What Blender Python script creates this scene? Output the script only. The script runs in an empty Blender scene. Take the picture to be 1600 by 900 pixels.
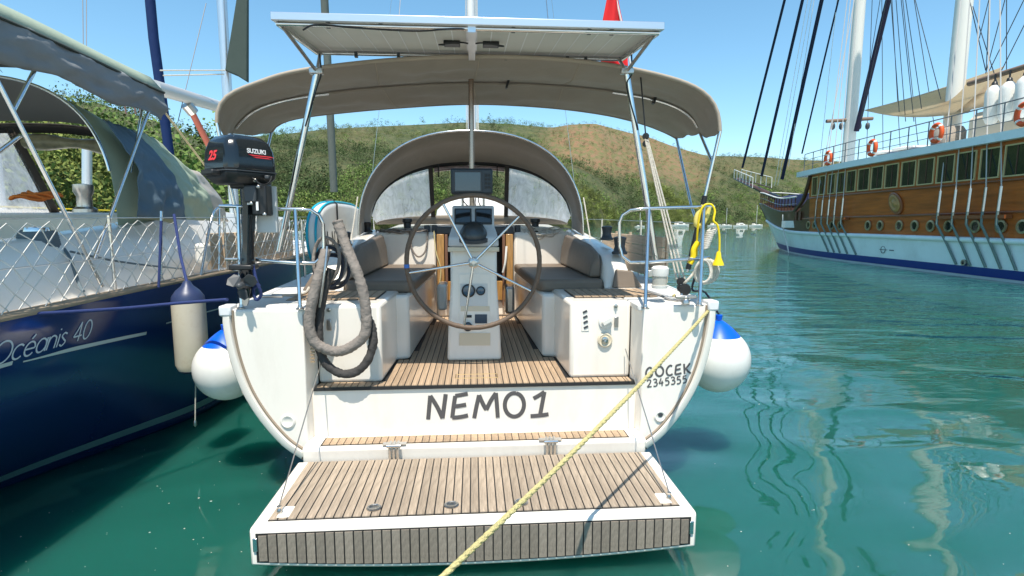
import bpy, bmesh, math, random
import numpy as np
from math import sin, cos, tan, atan, atan2, pi, radians, sqrt, exp
from mathutils import Vector, Matrix, noise
random.seed(7)
S = bpy.context.scene
COL = S.collection
# ------------------------------------------------------------------ camera
F = 850.0                                   # focal length in photo pixels (photo is 1600 wide)
CAM = Vector((-0.02, 0.0, 2.05))              # X right, Y forward along the yacht, Z up, water at 0
YAW = atan((800 - 740) / F); PITCH = atan((450 - 348) / F)
cd = bpy.data.cameras.new("camera"); cam = bpy.data.objects.new("camera", cd); COL.objects.link(cam)
cd.sensor_width = 36; cd.lens = F * 36 / 1600; cd.clip_start = 0.05; cd.clip_end = 6000
cam.location = CAM; cam.rotation_euler = (pi / 2 - PITCH, 0, -YAW)
S.camera = cam
# ------------------------------------------------------------------ sky, sun, exposure
SUN_EL = radians(67); SUN_AZ = radians(186)     # the sun stands high behind the photographer
w = bpy.data.worlds.new("World"); S.world = w; w.use_nodes = True
nt = w.node_tree; bg = nt.nodes["Background"]
sky = nt.nodes.new("ShaderNodeTexSky"); sky.sky_type = 'NISHITA'; sky.sun_disc = False
sky.sun_elevation = SUN_EL; sky.sun_rotation = SUN_AZ; sky.altitude = 0; sky.air_density = 1.0
sky.dust_density = 0.3; sky.ozone_density = 4.0
hs = nt.nodes.new("ShaderNodeHueSaturation"); hs.inputs["Saturation"].default_value = 1.08; hs.inputs["Hue"].default_value = .482; hs.inputs["Value"].default_value = 1.0
nt.links.new(sky.outputs[0], hs.inputs["Color"]); nt.links.new(hs.outputs[0], bg.inputs[0]); bg.inputs[1].default_value = 0.125
sl = bpy.data.lights.new("sun", 'SUN'); sl.energy = 3.9; sl.angle = radians(0.53); sl.color = (1, 0.935, 0.83)
so = bpy.data.objects.new("sun", sl); COL.objects.link(so)
sd = Vector((sin(SUN_AZ) * cos(SUN_EL), cos(SUN_AZ) * cos(SUN_EL), sin(SUN_EL)))   # towards the sun
so.rotation_euler = sd.to_track_quat('Z', 'Y').to_euler(); so.location = (0, -20, 30)
S.view_settings.view_transform = 'Standard'; S.view_settings.look = 'None'
S.view_settings.exposure = 0.75; S.view_settings.gamma = 1.0
S.render.resolution_x = 1024; S.render.resolution_y = 576
try:
    S.cycles.max_bounces = 8; S.cycles.transparent_max_bounces = 16; S.cycles.sample_clamp_indirect = 6
except Exception: pass

# ------------------------------------------------------------------ helpers
_fw = Vector((sin(YAW) * cos(PITCH), cos(YAW) * cos(PITCH), -sin(PITCH)))
_rt = Vector((cos(YAW), -sin(YAW), 0)); _up = _rt.cross(_fw)
def ray(x, y): return _fw + (x - 800) / F * _rt + (450 - y) / F * _up
def at(x, y, X=None, Y=None, Z=None):
    """a photo pixel taken back to the place: the point on its line of sight at a known X, Y or Z"""
    d = ray(x, y)
    t = (X - CAM.x) / d.x if X is not None else (Y - CAM.y) / d.y if Y is not None else (Z - CAM.z) / d.z
    return CAM + t * d
def V(*a): return Vector(a)
def lerp(a, b, t): return a + (b - a) * t
def smooth(t): t = max(0, min(1, t)); return t * t * (3 - 2 * t)
def interp(x, xs, ys):
    return float(np.interp(x, xs, ys))
def catmull(P, n=6, closed=False):
    P = [Vector(p) for p in P]; out = []; N = len(P)
    rng = range(N if closed else N - 1)
    for i in rng:
        g = (lambda k: P[k % N]) if closed else (lambda k: P[max(0, min(N - 1, k))])
        p0, p1, p2, p3 = g(i - 1), g(i), g(i + 1), g(i + 2)
        for j in range(n):
            t = j / n
            out.append(0.5 * ((2 * p1) + (p2 - p0) * t + (2 * p0 - 5 * p1 + 4 * p2 - p3) * t * t + (3 * p1 - p0 - 3 * p2 + p3) * t ** 3))
    if not closed: out.append(P[-1].copy())
    return out

class MB:
    def __init__(s): s.v = []; s.f = []
    def add(s, vs, fs):
        o = len(s.v); s.v += [Vector(p) for p in vs]; s.f += [tuple(i + o for i in f) for f in fs]; return s
    def box(s, c, d, R=None):
        c = Vector(c); d = Vector(d) / 2
        vs = [Vector((x * d.x, y * d.y, z * d.z)) for x in (-1, 1) for y in (-1, 1) for z in (-1, 1)]
        if R is not None: vs = [R @ p for p in vs]
        return s.add([p + c for p in vs], [(0, 1, 3, 2), (4, 6, 7, 5), (0, 4, 5, 1), (2, 3, 7, 6), (0, 2, 6, 4), (1, 5, 7, 3)])
    def bb(s, x0, x1, y0, y1, z0, z1): return s.box(((x0 + x1) / 2, (y0 + y1) / 2, (z0 + z1) / 2), (abs(x1 - x0), abs(y1 - y0), abs(z1 - z0)))
    def tube(s, P, r, n=8, closed=False, caps=True, flat=None):
        P = [Vector(p) for p in P]
        N = len(P); rs = r if isinstance(r, (list, tuple)) else [r] * N
        vs = []; fr = None
        for i in range(N):
            a = P[(i - 1) % N] if (closed or i > 0) else P[i]; b = P[(i + 1) % N] if (closed or i < N - 1) else P[i]
            t = (b - a)
            if t.length < 1e-9: t = Vector((0, 0, 1))
            t.normalize()
            if fr is None:
                u = Vector((0, 0, 1)) if abs(t.z) < 0.9 else Vector((1, 0, 0)); fr = (u - t * u.dot(t)).normalized()
            else:
                fr = fr - t * fr.dot(t)
                if fr.length < 1e-6: fr = t.orthogonal()
                fr.normalize()
            b2 = t.cross(fr)
            for k in range(n):
                q = 2 * pi * (k + .5) / n; o = (fr * cos(q) + b2 * sin(q)) * rs[i]
                if flat is not None: o = o - flat[0] * o.dot(flat[0]) * (1 - flat[1])
                vs.append(P[i] + o)
        fs = []
        for i in range(N if closed else N - 1):
            j = (i + 1) % N
            for k in range(n):
                l = (k + 1) % n; fs.append((i * n + k, i * n + l, j * n + l, j * n + k))
        if caps and not closed: fs += [tuple(range(n - 1, -1, -1)), tuple((N - 1) * n + k for k in range(n))]
        return s.add(vs, fs)
    def lathe(s, prof, c, ax=(0, 0, 1), n=20, sq=(1, 1)):
        ax = Vector(ax).normalized(); u = ax.orthogonal().normalized() if abs(ax.z) < .99 else Vector((1, 0, 0)); v = ax.cross(u); c = Vector(c)
        vs = []; fs = []
        for (r, h) in prof:
            for k in range(n):
                q = 2 * pi * k / n; vs.append(c + ax * h + (u * cos(q) * sq[0] + v * sin(q) * sq[1]) * r)
        m = len(prof)
        for i in range(m - 1):
            for k in range(n):
                l = (k + 1) % n; fs.append((i * n + k, i * n + l, (i + 1) * n + l, (i + 1) * n + k))
        if prof[0][0] > 1e-5: fs.append(tuple(range(n - 1, -1, -1)))
        if prof[-1][0] > 1e-5: fs.append(tuple((m - 1) * n + k for k in range(n)))
        return s.add(vs, fs)
    def prism(s, poly, vec):
        vec = Vector(vec); n = len(poly); A = [Vector(p) for p in poly]
        return s.add(A + [p + vec for p in A], [tuple(range(n - 1, -1, -1)), tuple(range(n, 2 * n))] + [(i, (i + 1) % n, n + (i + 1) % n, n + i) for i in range(n)])
    def grid(s, fn, nu, nv, cu=False):
        vs = [fn(i / nu, j / nv) for i in range(nu if cu else nu + 1) for j in range(nv + 1)]
        W = nv + 1; M = nu if cu else nu + 1
        fs = [(i * W + j, ((i + 1) % M) * W + j, ((i + 1) % M) * W + j + 1, i * W + j + 1) for i in range(nu) for j in range(nv)]
        return s.add(vs, fs)
    def loft(s, rings, caps=True, closed=True):
        n = len(rings[0]); vs = [p for r in rings for p in r]; fs = []
        for i in range(len(rings) - 1):
            for k in range(n if closed else n - 1):
                l = (k + 1) % n; fs.append((i * n + k, i * n + l, (i + 1) * n + l, (i + 1) * n + k))
        if caps: fs += [tuple(range(n - 1, -1, -1)), tuple((len(rings) - 1) * n + k for k in range(n))]
        return s.add(vs, fs)
    def build(s, name, m, par=None, sm=None, bev=0, seg=2, solid=0, fix=True, sub=0, **kw):
        off = root_off(par); me = bpy.data.meshes.new(name)
        me.from_pydata([p - off for p in s.v], [], s.f)
        if fix:
            b = bmesh.new(); b.from_mesh(me); bmesh.ops.recalc_face_normals(b, faces=b.faces); b.to_mesh(me); b.free()
        me.materials.append(m)
        if sm is not None:
            me.shade_smooth()
            if sm < 180: me.set_sharp_from_angle(angle=radians(sm))
        o = bpy.data.objects.new(name, me); COL.objects.link(o)
        if par is not None: o.parent = par
        if solid: q = o.modifiers.new("s", 'SOLIDIFY'); q.thickness = abs(solid); q.offset = 0 if solid > 0 else -1
        if sub: q = o.modifiers.new("u", 'SUBSURF'); q.levels = sub; q.render_levels = sub
        if bev: q = o.modifiers.new("b", 'BEVEL'); q.width = bev; q.segments = seg; q.limit_method = 'ANGLE'; q.angle_limit = radians(35); q.harden_normals = False
        if bev and sm is None: me.shade_smooth(); me.set_sharp_from_angle(angle=radians(40))
        for k, v in kw.items(): o[k] = v
        return o
def root_off(p):
    while p is not None:
        if p.parent is None: return p.location.copy() if p.type == 'EMPTY' else Vector((0, 0, 0))
        p = p.parent
    return Vector((0, 0, 0))
def thing(name, loc, label, category, group=None):
    o = bpy.data.objects.new(name, None); COL.objects.link(o); o.location = loc; o.empty_display_size = .2
    o['label'] = label; o['category'] = category
    if group: o['group'] = group
    return o
def share(src, par, loc):
    """another piece that shares src's mesh"""
    o = src.copy(); COL.objects.link(o); o.parent = par; o.location = loc; return o
def T(P, r, n=8, **k): return MB().tube(P, r, n, **k)

# ------------------------------------------------------------------ materials
def mat(name, col, rough=.5, metal=0, var=0, vscale=8, bump=0, bscale=60, rnd=0, spec=.5, coat=0, trans=0, alpha=1, dirt=None, dscale=3, damt=.5, stretch=None, ior=1.45, sheen=0):
    m = bpy.data.materials.new(name); m.use_nodes = True; n = m.node_tree.nodes; L = m.node_tree.links
    b = n["Principled BSDF"]; b.inputs["Roughness"].default_value = rough; b.inputs["Metallic"].default_value = metal
    b.inputs["Specular IOR Level"].default_value = spec; b.inputs["Coat Weight"].default_value = coat; b.inputs["Coat Roughness"].default_value = .06
    b.inputs["Transmission Weight"].default_value = trans; b.inputs["Alpha"].default_value = alpha; b.inputs["IOR"].default_value = ior
    if sheen: b.inputs["Sheen Weight"].default_value = sheen
    c = (*col, 1); b.inputs["Base Color"].default_value = c
    tc = n.new("ShaderNodeTexCoord"); src = tc.outputs["Object"]
    if stretch:
        mp = n.new("ShaderNodeMapping"); mp.inputs["Scale"].default_value = stretch; L.new(src, mp.inputs[0]); src = mp.outputs[0]
    cur = None
    def mix(f, a, bb, mode='MIX'):
        x = n.new("ShaderNodeMix"); x.data_type = 'RGBA'; x.blend_type = mode
        if hasattr(f, 'links') or not isinstance(f, (int, float)): L.new(f, x.inputs[0])
        else: x.inputs[0].default_value = f
        for k, q in ((6, a), (7, bb)):
            if isinstance(q, tuple): x.inputs[k].default_value = q
            else: L.new(q, x.inputs[k])
        return x.outputs[2]
    if var:
        t = n.new("ShaderNodeTexNoise"); t.inputs["Scale"].default_value = vscale; t.inputs["Detail"].default_value = 5; t.inputs["Roughness"].default_value = .6; L.new(src, t.inputs["Vector"])
        r = n.new("ShaderNodeMapRange"); r.inputs[1].default_value = .3; r.inputs[2].default_value = .7; L.new(t.outputs[0], r.inputs[0])
        cur = mix(r.outputs[0], tuple(x * (1 - var) for x in col) + (1,), tuple(min(1, x * (1 + var)) for x in col) + (1,))
    if rnd:
        oi = n.new("ShaderNodeObjectInfo"); r = n.new("ShaderNodeMapRange"); r.inputs[3].default_value = 1 - rnd; r.inputs[4].default_value = 1 + rnd; L.new(oi.outputs["Random"], r.inputs[0])
        h = n.new("ShaderNodeHueSaturation"); L.new(r.outputs[0], h.inputs["Value"])
        if cur is None: h.inputs["Color"].default_value = c
        else: L.new(cur, h.inputs["Color"])
        cur = h.outputs[0]
    if dirt:
        t = n.new("ShaderNodeTexNoise"); t.inputs["Scale"].default_value = dscale; t.inputs["Detail"].default_value = 8; t.inputs["Roughness"].default_value = .7; L.new(src, t.inputs["Vector"])
        r = n.new("ShaderNodeMapRange"); r.inputs[1].default_value = .5; r.inputs[2].default_value = .75; r.inputs[4].default_value = damt; L.new(t.outputs[0], r.inputs[0])
        cur = mix(r.outputs[0], cur if cur is not None else c, (*dirt, 1))
    if cur is not None: L.new(cur, b.inputs["Base Color"])
    if bump:
        t = n.new("ShaderNodeTexNoise"); t.inputs["Scale"].default_value = bscale; t.inputs["Detail"].default_value = 4; L.new(src, t.inputs["Vector"])
        q = n.new("ShaderNodeBump"); q.inputs["Strength"].default_value = bump; q.inputs["Distance"].default_value = .02; L.new(t.outputs[0], q.inputs["Height"]); L.new(q.outputs[0], b.inputs["Normal"])
    return m
GEL = mat("white_gelcoat", (.84, .785, .70), .25, coat=.3, var=.02, vscale=1.5, dirt=(.60, .53, .43), dscale=2.2, damt=.3, stretch=(1.6, 1.6, .5))
GELN = mat("nonslip_gelcoat", (.70, .68, .64), .6, bump=.3, bscale=220, dirt=(.55, .5, .42), dscale=3, damt=.25)
CREAM = mat("cream_panel", (.66, .57, .42), .35, coat=.2)
TEAK = mat("weathered_teak", (.40, .285, .185), .72, var=.26, dirt=(.25, .17, .11), dscale=3, damt=.4, vscale=14, stretch=(6, .5, 6), rnd=.17, bump=.25, bscale=50)
TEAKG = mat("grey_teak", (.27, .225, .18), .42, var=.22, vscale=14, stretch=(6, 6, .5), rnd=.15, bump=.25, bscale=50)
TEAKP = mat("silvered_teak", (.345, .275, .205), .75, var=.28, dirt=(.24, .18, .13), dscale=3, damt=.5, vscale=14, stretch=(6, .5, 6), rnd=.15, bump=.25, bscale=50)
CAULK = mat("black_caulk", (.02, .02, .02), .6)
STEEL = mat("polished_steel", (.72, .71, .69), .14, 1, var=.06, vscale=20)
STEELB = mat("brushed_steel", (.55, .53, .5), .3, 1, var=.1, vscale=30)
ALU = mat("aluminium", (.72, .73, .74), .35, .9)
ALUW = mat("white_aluminium", (.72, .72, .72), .35)
CANV = mat("taupe_canvas", (.285, .242, .195), .88, var=.07, vscale=3, bump=.35, bscale=9, sheen=.15)
CANVL = mat("taupe_canvas_pale", (.38, .32, .25), .88, var=.07, vscale=3, bump=.3, bscale=9)  # paler tone of the taupe canvas, for the aft hem and seams
BLK = mat("black_plastic", (.018, .019, .02), .4)
BLKG = mat("black_gloss", (.010, .014, .018), .16, coat=.5)
DGREY = mat("dark_grey_plastic", (.055, .06, .065), .45)
GREYT = mat("grey_lettering", (.09, .085, .085), .5)
CUSH = mat("brown_vinyl_cushion", (.18, .14, .105), .5, var=.1, vscale=4, bump=.15, bscale=14)
WOOD = mat("varnished_wood", (.42, .22, .065), .3, coat=.5, var=.25, vscale=10, stretch=(5, 5, .6))
DARK = mat("unlit_interior_black", (.012, .010, .010), .8)  # near-black colour stands in for the shade inside the cabin
LEATH = mat("brown_leather", (.14, .095, .065), .6, var=.15, vscale=30, bump=.2, bscale=120)
ROPEW = mat("white_rope", (.60, .56, .48), .85, bump=.6, bscale=160, var=.15, vscale=60)
ROPEY = mat("yellow_rope", (.56, .485, .22), .8, bump=.7, bscale=150, var=.12, vscale=50)
ROPEB = mat("blue_rope", (.03, .05, .17), .85, bump=.6, bscale=160)
ROPEK = mat("dark_rope", (.03, .035, .05), .85, bump=.6, bscale=160)
YEL = mat("yellow_plastic", (.85, .62, .01), .4)
FENW = mat("white_vinyl", (.74, .72, .67), .35, var=.04, vscale=4, dirt=(.5, .44, .34), dscale=3, damt=.35)
FENY = mat("old_cream_vinyl", (.62, .55, .42), .45, var=.06, vscale=4, dirt=(.35, .22, .10), dscale=4, damt=.55)
FENB = mat("blue_vinyl", (.0, .10, .62), .35)
SLEEVE = mat("grey_padded_sleeve", (.22, .19, .165), .85, bump=1.0, bscale=22, var=.12, vscale=12)
RED = mat("red_paint", (.62, .03, .03), .4)
REDL = mat("red_print", (.8, .05, .06), .4)
WHT = mat("white_print", (.8, .8, .8), .4)
def glassy(name, col, alpha, rough, var=0):
    m = mat(name, col, rough, alpha=alpha, bump=.25, bscale=7, var=var, vscale=6); return m
VINYL0 = glassy("clear_vinyl", (.85, .85, .86), .42, .15, .25)

def vinyl(name, col, clear):
    m = bpy.data.materials.new(name); m.use_nodes = True; n = m.node_tree.nodes; L = m.node_tree.links; n.remove(n["Principled BSDF"]); out = n["Material Output"]
    df = n.new("ShaderNodeBsdfDiffuse"); tl = n.new("ShaderNodeBsdfTranslucent"); tp = n.new("ShaderNodeBsdfTransparent"); gl = n.new("ShaderNodeBsdfGlossy"); gl.inputs["Roughness"].default_value = .12
    for q in (df, tl): q.inputs["Color"].default_value = (*col, 1)
    def mx(f, a, b):
        x = n.new("ShaderNodeMixShader"); L.new(a.outputs[0], x.inputs[1]); L.new(b.outputs[0], x.inputs[2])
        if isinstance(f, float): x.inputs[0].default_value = f
        else: L.new(f, x.inputs[0])
        return x
    tc = n.new("ShaderNodeTexCoord"); mp = n.new("ShaderNodeMapping"); mp.inputs["Scale"].default_value = (3, 1, 1.2); mp.inputs["Rotation"].default_value = (0, .35, 0); L.new(tc.outputs["Object"], mp.inputs[0])
    nz = n.new("ShaderNodeTexNoise"); nz.inputs["Scale"].default_value = 3.5; nz.inputs["Detail"].default_value = 7; nz.inputs["Roughness"].default_value = .7; nz.inputs["Distortion"].default_value = 1.2; L.new(mp.outputs[0], nz.inputs["Vector"])
    r = n.new("ShaderNodeMapRange"); r.inputs[1].default_value = .3; r.inputs[2].default_value = .75; r.inputs[3].default_value = clear - .18; r.inputs[4].default_value = clear + .35; L.new(nz.outputs[0], r.inputs[0])
    a = mx(.75, df, tl); b = mx(.07, a, gl); L.new(mx(r.outputs[0], tp, b).outputs[0], out.inputs["Surface"]); return m
VINYL = vinyl("hazy_clear_vinyl", (.88, .88, .88), .36)
# ------------------------------------------------------------------ water
def water_mat():
    m = bpy.data.materials.new("harbour_water"); m.use_nodes = True; n = m.node_tree.nodes; L = m.node_tree.links
    b = n["Principled BSDF"]; b.inputs["Roughness"].default_value = .006; b.inputs["IOR"].default_value = 1.75
    tc = n.new("ShaderNodeTexCoord"); co = tc.outputs["Object"]
    def nz(scale, det, st, dist=0, rough=.5):
        mp = n.new("ShaderNodeMapping"); mp.inputs["Scale"].default_value = st; mp.inputs["Rotation"].default_value = (0, 0, radians(12)); L.new(co, mp.inputs[0])
        t = n.new("ShaderNodeTexNoise"); t.inputs["Scale"].default_value = scale; t.inputs["Detail"].default_value = det; t.inputs["Roughness"].default_value = rough; t.inputs["Distortion"].default_value = dist
        L.new(mp.outputs[0], t.inputs["Vector"]); return t.outputs[0]
    def ma(op, a, bb):
        x = n.new("ShaderNodeMath"); x.operation = op
        for i, q in enumerate((a, bb)):
            if isinstance(q, (int, float)): x.inputs[i].default_value = q
            else: L.new(q, x.inputs[i])
        return x.outputs[0]
    swell = nz(.95, 0.0, (.75, 1.2, 1), .5)
    mid = nz(2.4, 2, (.6, 1.5, 1), .4)
    rip = nz(7.5, 3, (.45, 1.6, 1), .3)
    # sheltered water between the hulls is calm, the open basin is ruffled
    sx = n.new("ShaderNodeSeparateXYZ"); L.new(co, sx.inputs[0])
    d = ma('ADD', ma('MULTIPLY', sx.outputs[0], .35), sx.outputs[1]); d = ma('ADD', d, ma('MULTIPLY', nz(.16, 2, (.6, 1.4, 1)), 6.0))
    mr = n.new("ShaderNodeMapRange"); mr.interpolation_type = 'SMOOTHSTEP'; mr.inputs[1].default_value = 8.5; mr.inputs[2].default_value = 17.5; L.new(d, mr.inputs[0])
    h = ma('ADD', ma('MULTIPLY', swell, .075), ma('MULTIPLY', ma('MULTIPLY', mid, ma('ADD', mr.outputs[0], .12)), .028))
    h = ma('ADD', h, ma('MULTIPLY', ma('MULTIPLY', rip, ma('ADD', mr.outputs[0], .02)), .011))
    bp = n.new("ShaderNodeBump"); bp.inputs["Strength"].default_value = 1; bp.inputs["Distance"].default_value = 1.0; L.new(h, bp.inputs["Height"]); L.new(bp.outputs[0], b.inputs["Normal"])
    # body colour of the murky turquoise water
    mx = n.new("ShaderNodeMix"); mx.data_type = 'RGBA'; mx.inputs[6].default_value = (.011, .092, .068, 1); mx.inputs[7].default_value = (.015, .122, .096, 1); L.new(nz(.25, 3, (1, 1, 1)), mx.inputs[0])
    L.new(mx.outputs[2], b.inputs["Base Color"])
    b.inputs["Subsurface Weight"].default_value = 1.0; b.inputs["Subsurface Radius"].default_value = (.25, 1.0, .9); b.inputs["Subsurface Scale"].default_value = 2.0
    return m
MB().add([(-1800, -300, 0), (1800, -300, 0), (1800, 3000, 0), (-1800, 3000, 0)], [(0, 1, 2, 3)]).build("water", water_mat(), kind="structure", fix=False)
MB().add([(-3000, -600, -6), (3000, -600, -6), (3000, 5000, -6), (-3000, 5000, -6)], [(0, 1, 2, 3)]).build("seabed", mat("seabed_mud", (.03, .06, .04), .9), kind="structure", fix=False)
# ------------------------------------------------------------------ quay under the photographer
CONC = mat("quay_concrete", (.42, .40, .36), .85, var=.15, vscale=2, bump=.4, bscale=25)
MB().bb(-40, 40, -9, .75, -1, .72).build("quay", CONC, kind="structure", bev=.03)
# ------------------------------------------------------------------ hills
SKU = [-1400, -300, 0, 100, 170, 215, 260, 310, 345, 430, 520, 600, 730, 800, 860, 890, 925, 975, 1010, 1040, 1075, 1100, 1180, 1230, 1400, 1600, 3000]
SKY_ = [150, 140, 138, 146, 150, 166, 180, 202, 206, 204, 194, 190, 184, 187, 193, 188, 186, 200, 208, 220, 231, 238, 240, 244, 252, 258, 262]
R0U = [-1400, 0, 340, 420, 700, 900, 1060, 1250, 3000]; R0 = [70, 100, 135, 165, 190, 230, 300, 380, 380]
R1 = [190, 215, 235, 300, 350, 380, 450, 560, 560]
def hill_point(u, t):
    r0 = interp(u, R0U, R0); r1 = interp(u, R0U, R1); r = lerp(r0, r1, t)
    d = ray(u, 348); d.z = 0; d.normalize()
    q = ray(u, interp(u, SKU, SKY_)); H = CAM.z + r1 * q.z / sqrt(q.x ** 2 + q.y ** 2) - 2.2
    if t <= 1: h = H * (t ** .82)
    else: h = H * max(0, 1 - (t - 1) * 1.1)
    p = V(d.x * r, d.y * r, 0)
    k = noise.noise(V(p.x * .018, p.y * .018, 3)) * 9 + noise.noise(V(p.x * .06, p.y * .06, 9)) * 2.5
    h += k * min(1, max(0, t) * 4) * (1 - smooth((t - .7) / .3)) if t < 1 else 0
    return V(p.x, p.y, max(h, -.5) if t > 0.001 else -1.0)
def brown_zone(u, t):
    a = smooth((u - 820) / 70) * (1 - smooth((u - 1040) / 120)) * smooth((t - .28) / .2)
    b = .28 * smooth((u - 1040) / 60) * smooth((t - .45) / .3)
    c = .25 * (1 - abs(smooth((u - 480) / 160) - .5) * 2) * smooth((t - .45) / .3)
    return max(a, b, c)
hm = MB(); NU, NV = 300, 46; UV = []
def hp(i, j):
    u = lerp(-1200, 2600, i); t = lerp(0, 1.5, j); UV.append(brown_zone(u, t)); return hill_point(u, t)
hm.grid(hp, NU, NV)
def hill_mat():
    m = bpy.data.materials.new("scrub_hillside"); m.use_nodes = True; n = m.node_tree.nodes; L = m.node_tree.links; b = n["Principled BSDF"]; b.inputs["Roughness"].default_value = .95
    tc = n.new("ShaderNodeTexCoord")
    def nz(s, det):
        t = n.new("ShaderNodeTexNoise"); t.inputs["Scale"].default_value = s; t.inputs["Detail"].default_value = det; t.inputs["Roughness"].default_value = .65; L.new(tc.outputs["Object"], t.inputs["Vector"]); return t.outputs[0]
    def ramp(f, a, bb, c0, c1):
        r = n.new("ShaderNodeMapRange"); r.inputs[1].default_value = a; r.inputs[2].default_value = bb; L.new(f, r.inputs[0])
        x = n.new("ShaderNodeMix"); x.data_type = 'RGBA'; L.new(r.outputs[0], x.inputs[0])
        for k, q in ((6, c0), (7, c1)):
            if isinstance(q, tuple): x.inputs[k].default_value = q
            else: L.new(q, x.inputs[k])
        return x.outputs[2]
    at_ = n.new("ShaderNodeAttribute"); at_.attribute_name = "bare_soil"
    soil = ramp(nz(.12, 6), .35, .65, (.25, .125, .065, 1), (.21, .14, .075, 1)); soil = ramp(nz(.30, 6), .42, .58, soil, (.14, .135, .05, 1))
    green = ramp(nz(.2, 6), .35, .65, (.042, .065, .02, 1), (.105, .105, .042, 1))
    x = n.new("ShaderNodeMix"); x.data_type = 'RGBA'; L.new(at_.outputs["Fac"], x.inputs[0]); L.new(green, x.inputs[6]); L.new(soil, x.inputs[7]); L.new(x.outputs[2], b.inputs["Base Color"])
    q = n.new("ShaderNodeBump"); q.inputs["Strength"].default_value = .6; q.inputs["Distance"].default_value = 1.5; L.new(nz(.7, 5), q.inputs["Height"]); L.new(q.outputs[0], b.inputs["Normal"])
    return m
ho = hm.build("hills", hill_mat(), kind="structure", fix=False, sm=180)
a_ = ho.data.attributes.new("bare_soil", 'FLOAT', 'POINT'); a_.data.foreach_set("value", UV)
# woodland: leaf clumps that nobody could count, one object for each look
rng = np.random.default_rng(5)
def leaf_mass(name, trees, m, label, q_per=56):
    """trees: (x, y, z, radius, height factor)"""
    vs = []; tint = []
    for (x, y, z, R, hf) in trees:
        tint += [float(rng.uniform(.55, 1.5))] * q_per
        nb = int(rng.integers(5, 9)); bc = rng.normal(0, .42, (nb, 3)) * R; bc[:, 2] = np.abs(bc[:, 2]) * hf + R * .55 * hf; br = R * rng.uniform(.35, .62, nb)
        k = rng.integers(0, nb, q_per); dr = rng.normal(0, 1, (q_per, 3)); dr[:, 2] = dr[:, 2] * .8 + .25; dr /= np.linalg.norm(dr, axis=1)[:, None]
        c = bc[k] + dr * br[k][:, None] * rng.uniform(.75, 1.05, (q_per, 1))
        nn = dr + rng.normal(0, .33, (q_per, 3)); nn /= np.linalg.norm(nn, axis=1)[:, None]
        a = np.cross(nn, rng.normal(0, 1, (q_per, 3))); a /= np.linalg.norm(a, axis=1)[:, None]; b = np.cross(nn, a)
        s = (R * rng.uniform(.034, .085, q_per) * (60 / q_per) ** .25)[:, None]; a *= s; b *= s * rng.uniform(.6, 1, (q_per, 1))
        o = np.array((x, y, z)) + c
        vs.append(np.stack([o - a - b, o + a * 1.1 - b * .6, o + a * .9 + b, o - a * .7 + b * 1.1], 1).reshape(-1, 3))
    v = np.concatenate(vs); n4 = len(v) // 4
    me = bpy.data.meshes.new(name); me.vertices.add(len(v)); me.vertices.foreach_set("co", v.astype(np.float32).ravel())
    me.loops.add(n4 * 4); me.loops.foreach_set("vertex_index", np.arange(n4 * 4, dtype=np.int32)); me.polygons.add(n4)
    me.polygons.foreach_set("loop_start", np.arange(0, n4 * 4, 4, dtype=np.int32)); me.polygons.foreach_set("loop_total", np.full(n4, 4, dtype=np.int32))
    me.update(); ta = me.attributes.new("tint", "FLOAT", "FACE"); ta.data.foreach_set("value", np.array(tint, dtype=np.float32)); me.materials.append(m); o = bpy.data.objects.new(name, me); COL.objects.link(o); o["kind"] = "stuff"; o["label"] = label; o["category"] = "woodland"; return o
def foliage(name, c):
    m = mat(name, c, .7, var=.35, vscale=.22, spec=.2); n = m.node_tree.nodes; L = m.node_tree.links; b = n["Principled BSDF"]
    src = b.inputs["Base Color"].links[0].from_socket; a = n.new("ShaderNodeAttribute"); a.attribute_name = "tint"; h = n.new("ShaderNodeHueSaturation"); L.new(src, h.inputs["Color"]); L.new(a.outputs["Fac"], h.inputs["Value"]); L.new(h.outputs[0], b.inputs["Base Color"]); return m
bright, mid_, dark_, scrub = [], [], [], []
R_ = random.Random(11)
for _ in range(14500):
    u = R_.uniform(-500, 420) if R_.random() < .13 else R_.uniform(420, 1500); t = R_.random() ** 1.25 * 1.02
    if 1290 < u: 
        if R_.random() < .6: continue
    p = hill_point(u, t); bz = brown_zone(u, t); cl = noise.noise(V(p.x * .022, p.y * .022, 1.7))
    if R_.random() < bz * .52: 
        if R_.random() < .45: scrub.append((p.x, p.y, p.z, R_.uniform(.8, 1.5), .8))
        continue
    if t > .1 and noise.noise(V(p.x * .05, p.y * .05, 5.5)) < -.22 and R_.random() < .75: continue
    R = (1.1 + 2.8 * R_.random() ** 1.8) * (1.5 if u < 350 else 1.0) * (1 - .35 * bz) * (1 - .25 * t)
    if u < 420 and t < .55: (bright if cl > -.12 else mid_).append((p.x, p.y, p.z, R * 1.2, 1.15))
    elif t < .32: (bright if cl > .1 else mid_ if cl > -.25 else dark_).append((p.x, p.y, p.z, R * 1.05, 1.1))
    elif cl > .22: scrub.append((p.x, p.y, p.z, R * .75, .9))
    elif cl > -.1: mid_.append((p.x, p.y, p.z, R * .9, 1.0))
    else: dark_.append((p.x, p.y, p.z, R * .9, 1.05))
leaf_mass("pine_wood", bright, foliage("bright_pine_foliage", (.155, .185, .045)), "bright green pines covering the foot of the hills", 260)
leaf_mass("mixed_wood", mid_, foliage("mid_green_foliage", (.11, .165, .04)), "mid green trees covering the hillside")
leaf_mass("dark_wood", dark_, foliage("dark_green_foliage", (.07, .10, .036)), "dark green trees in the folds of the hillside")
leaf_mass("scrub", scrub, foliage("dry_scrub_foliage", (.14, .165, .055)), "dry olive scrub dotted over the hillside", 60)

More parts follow.
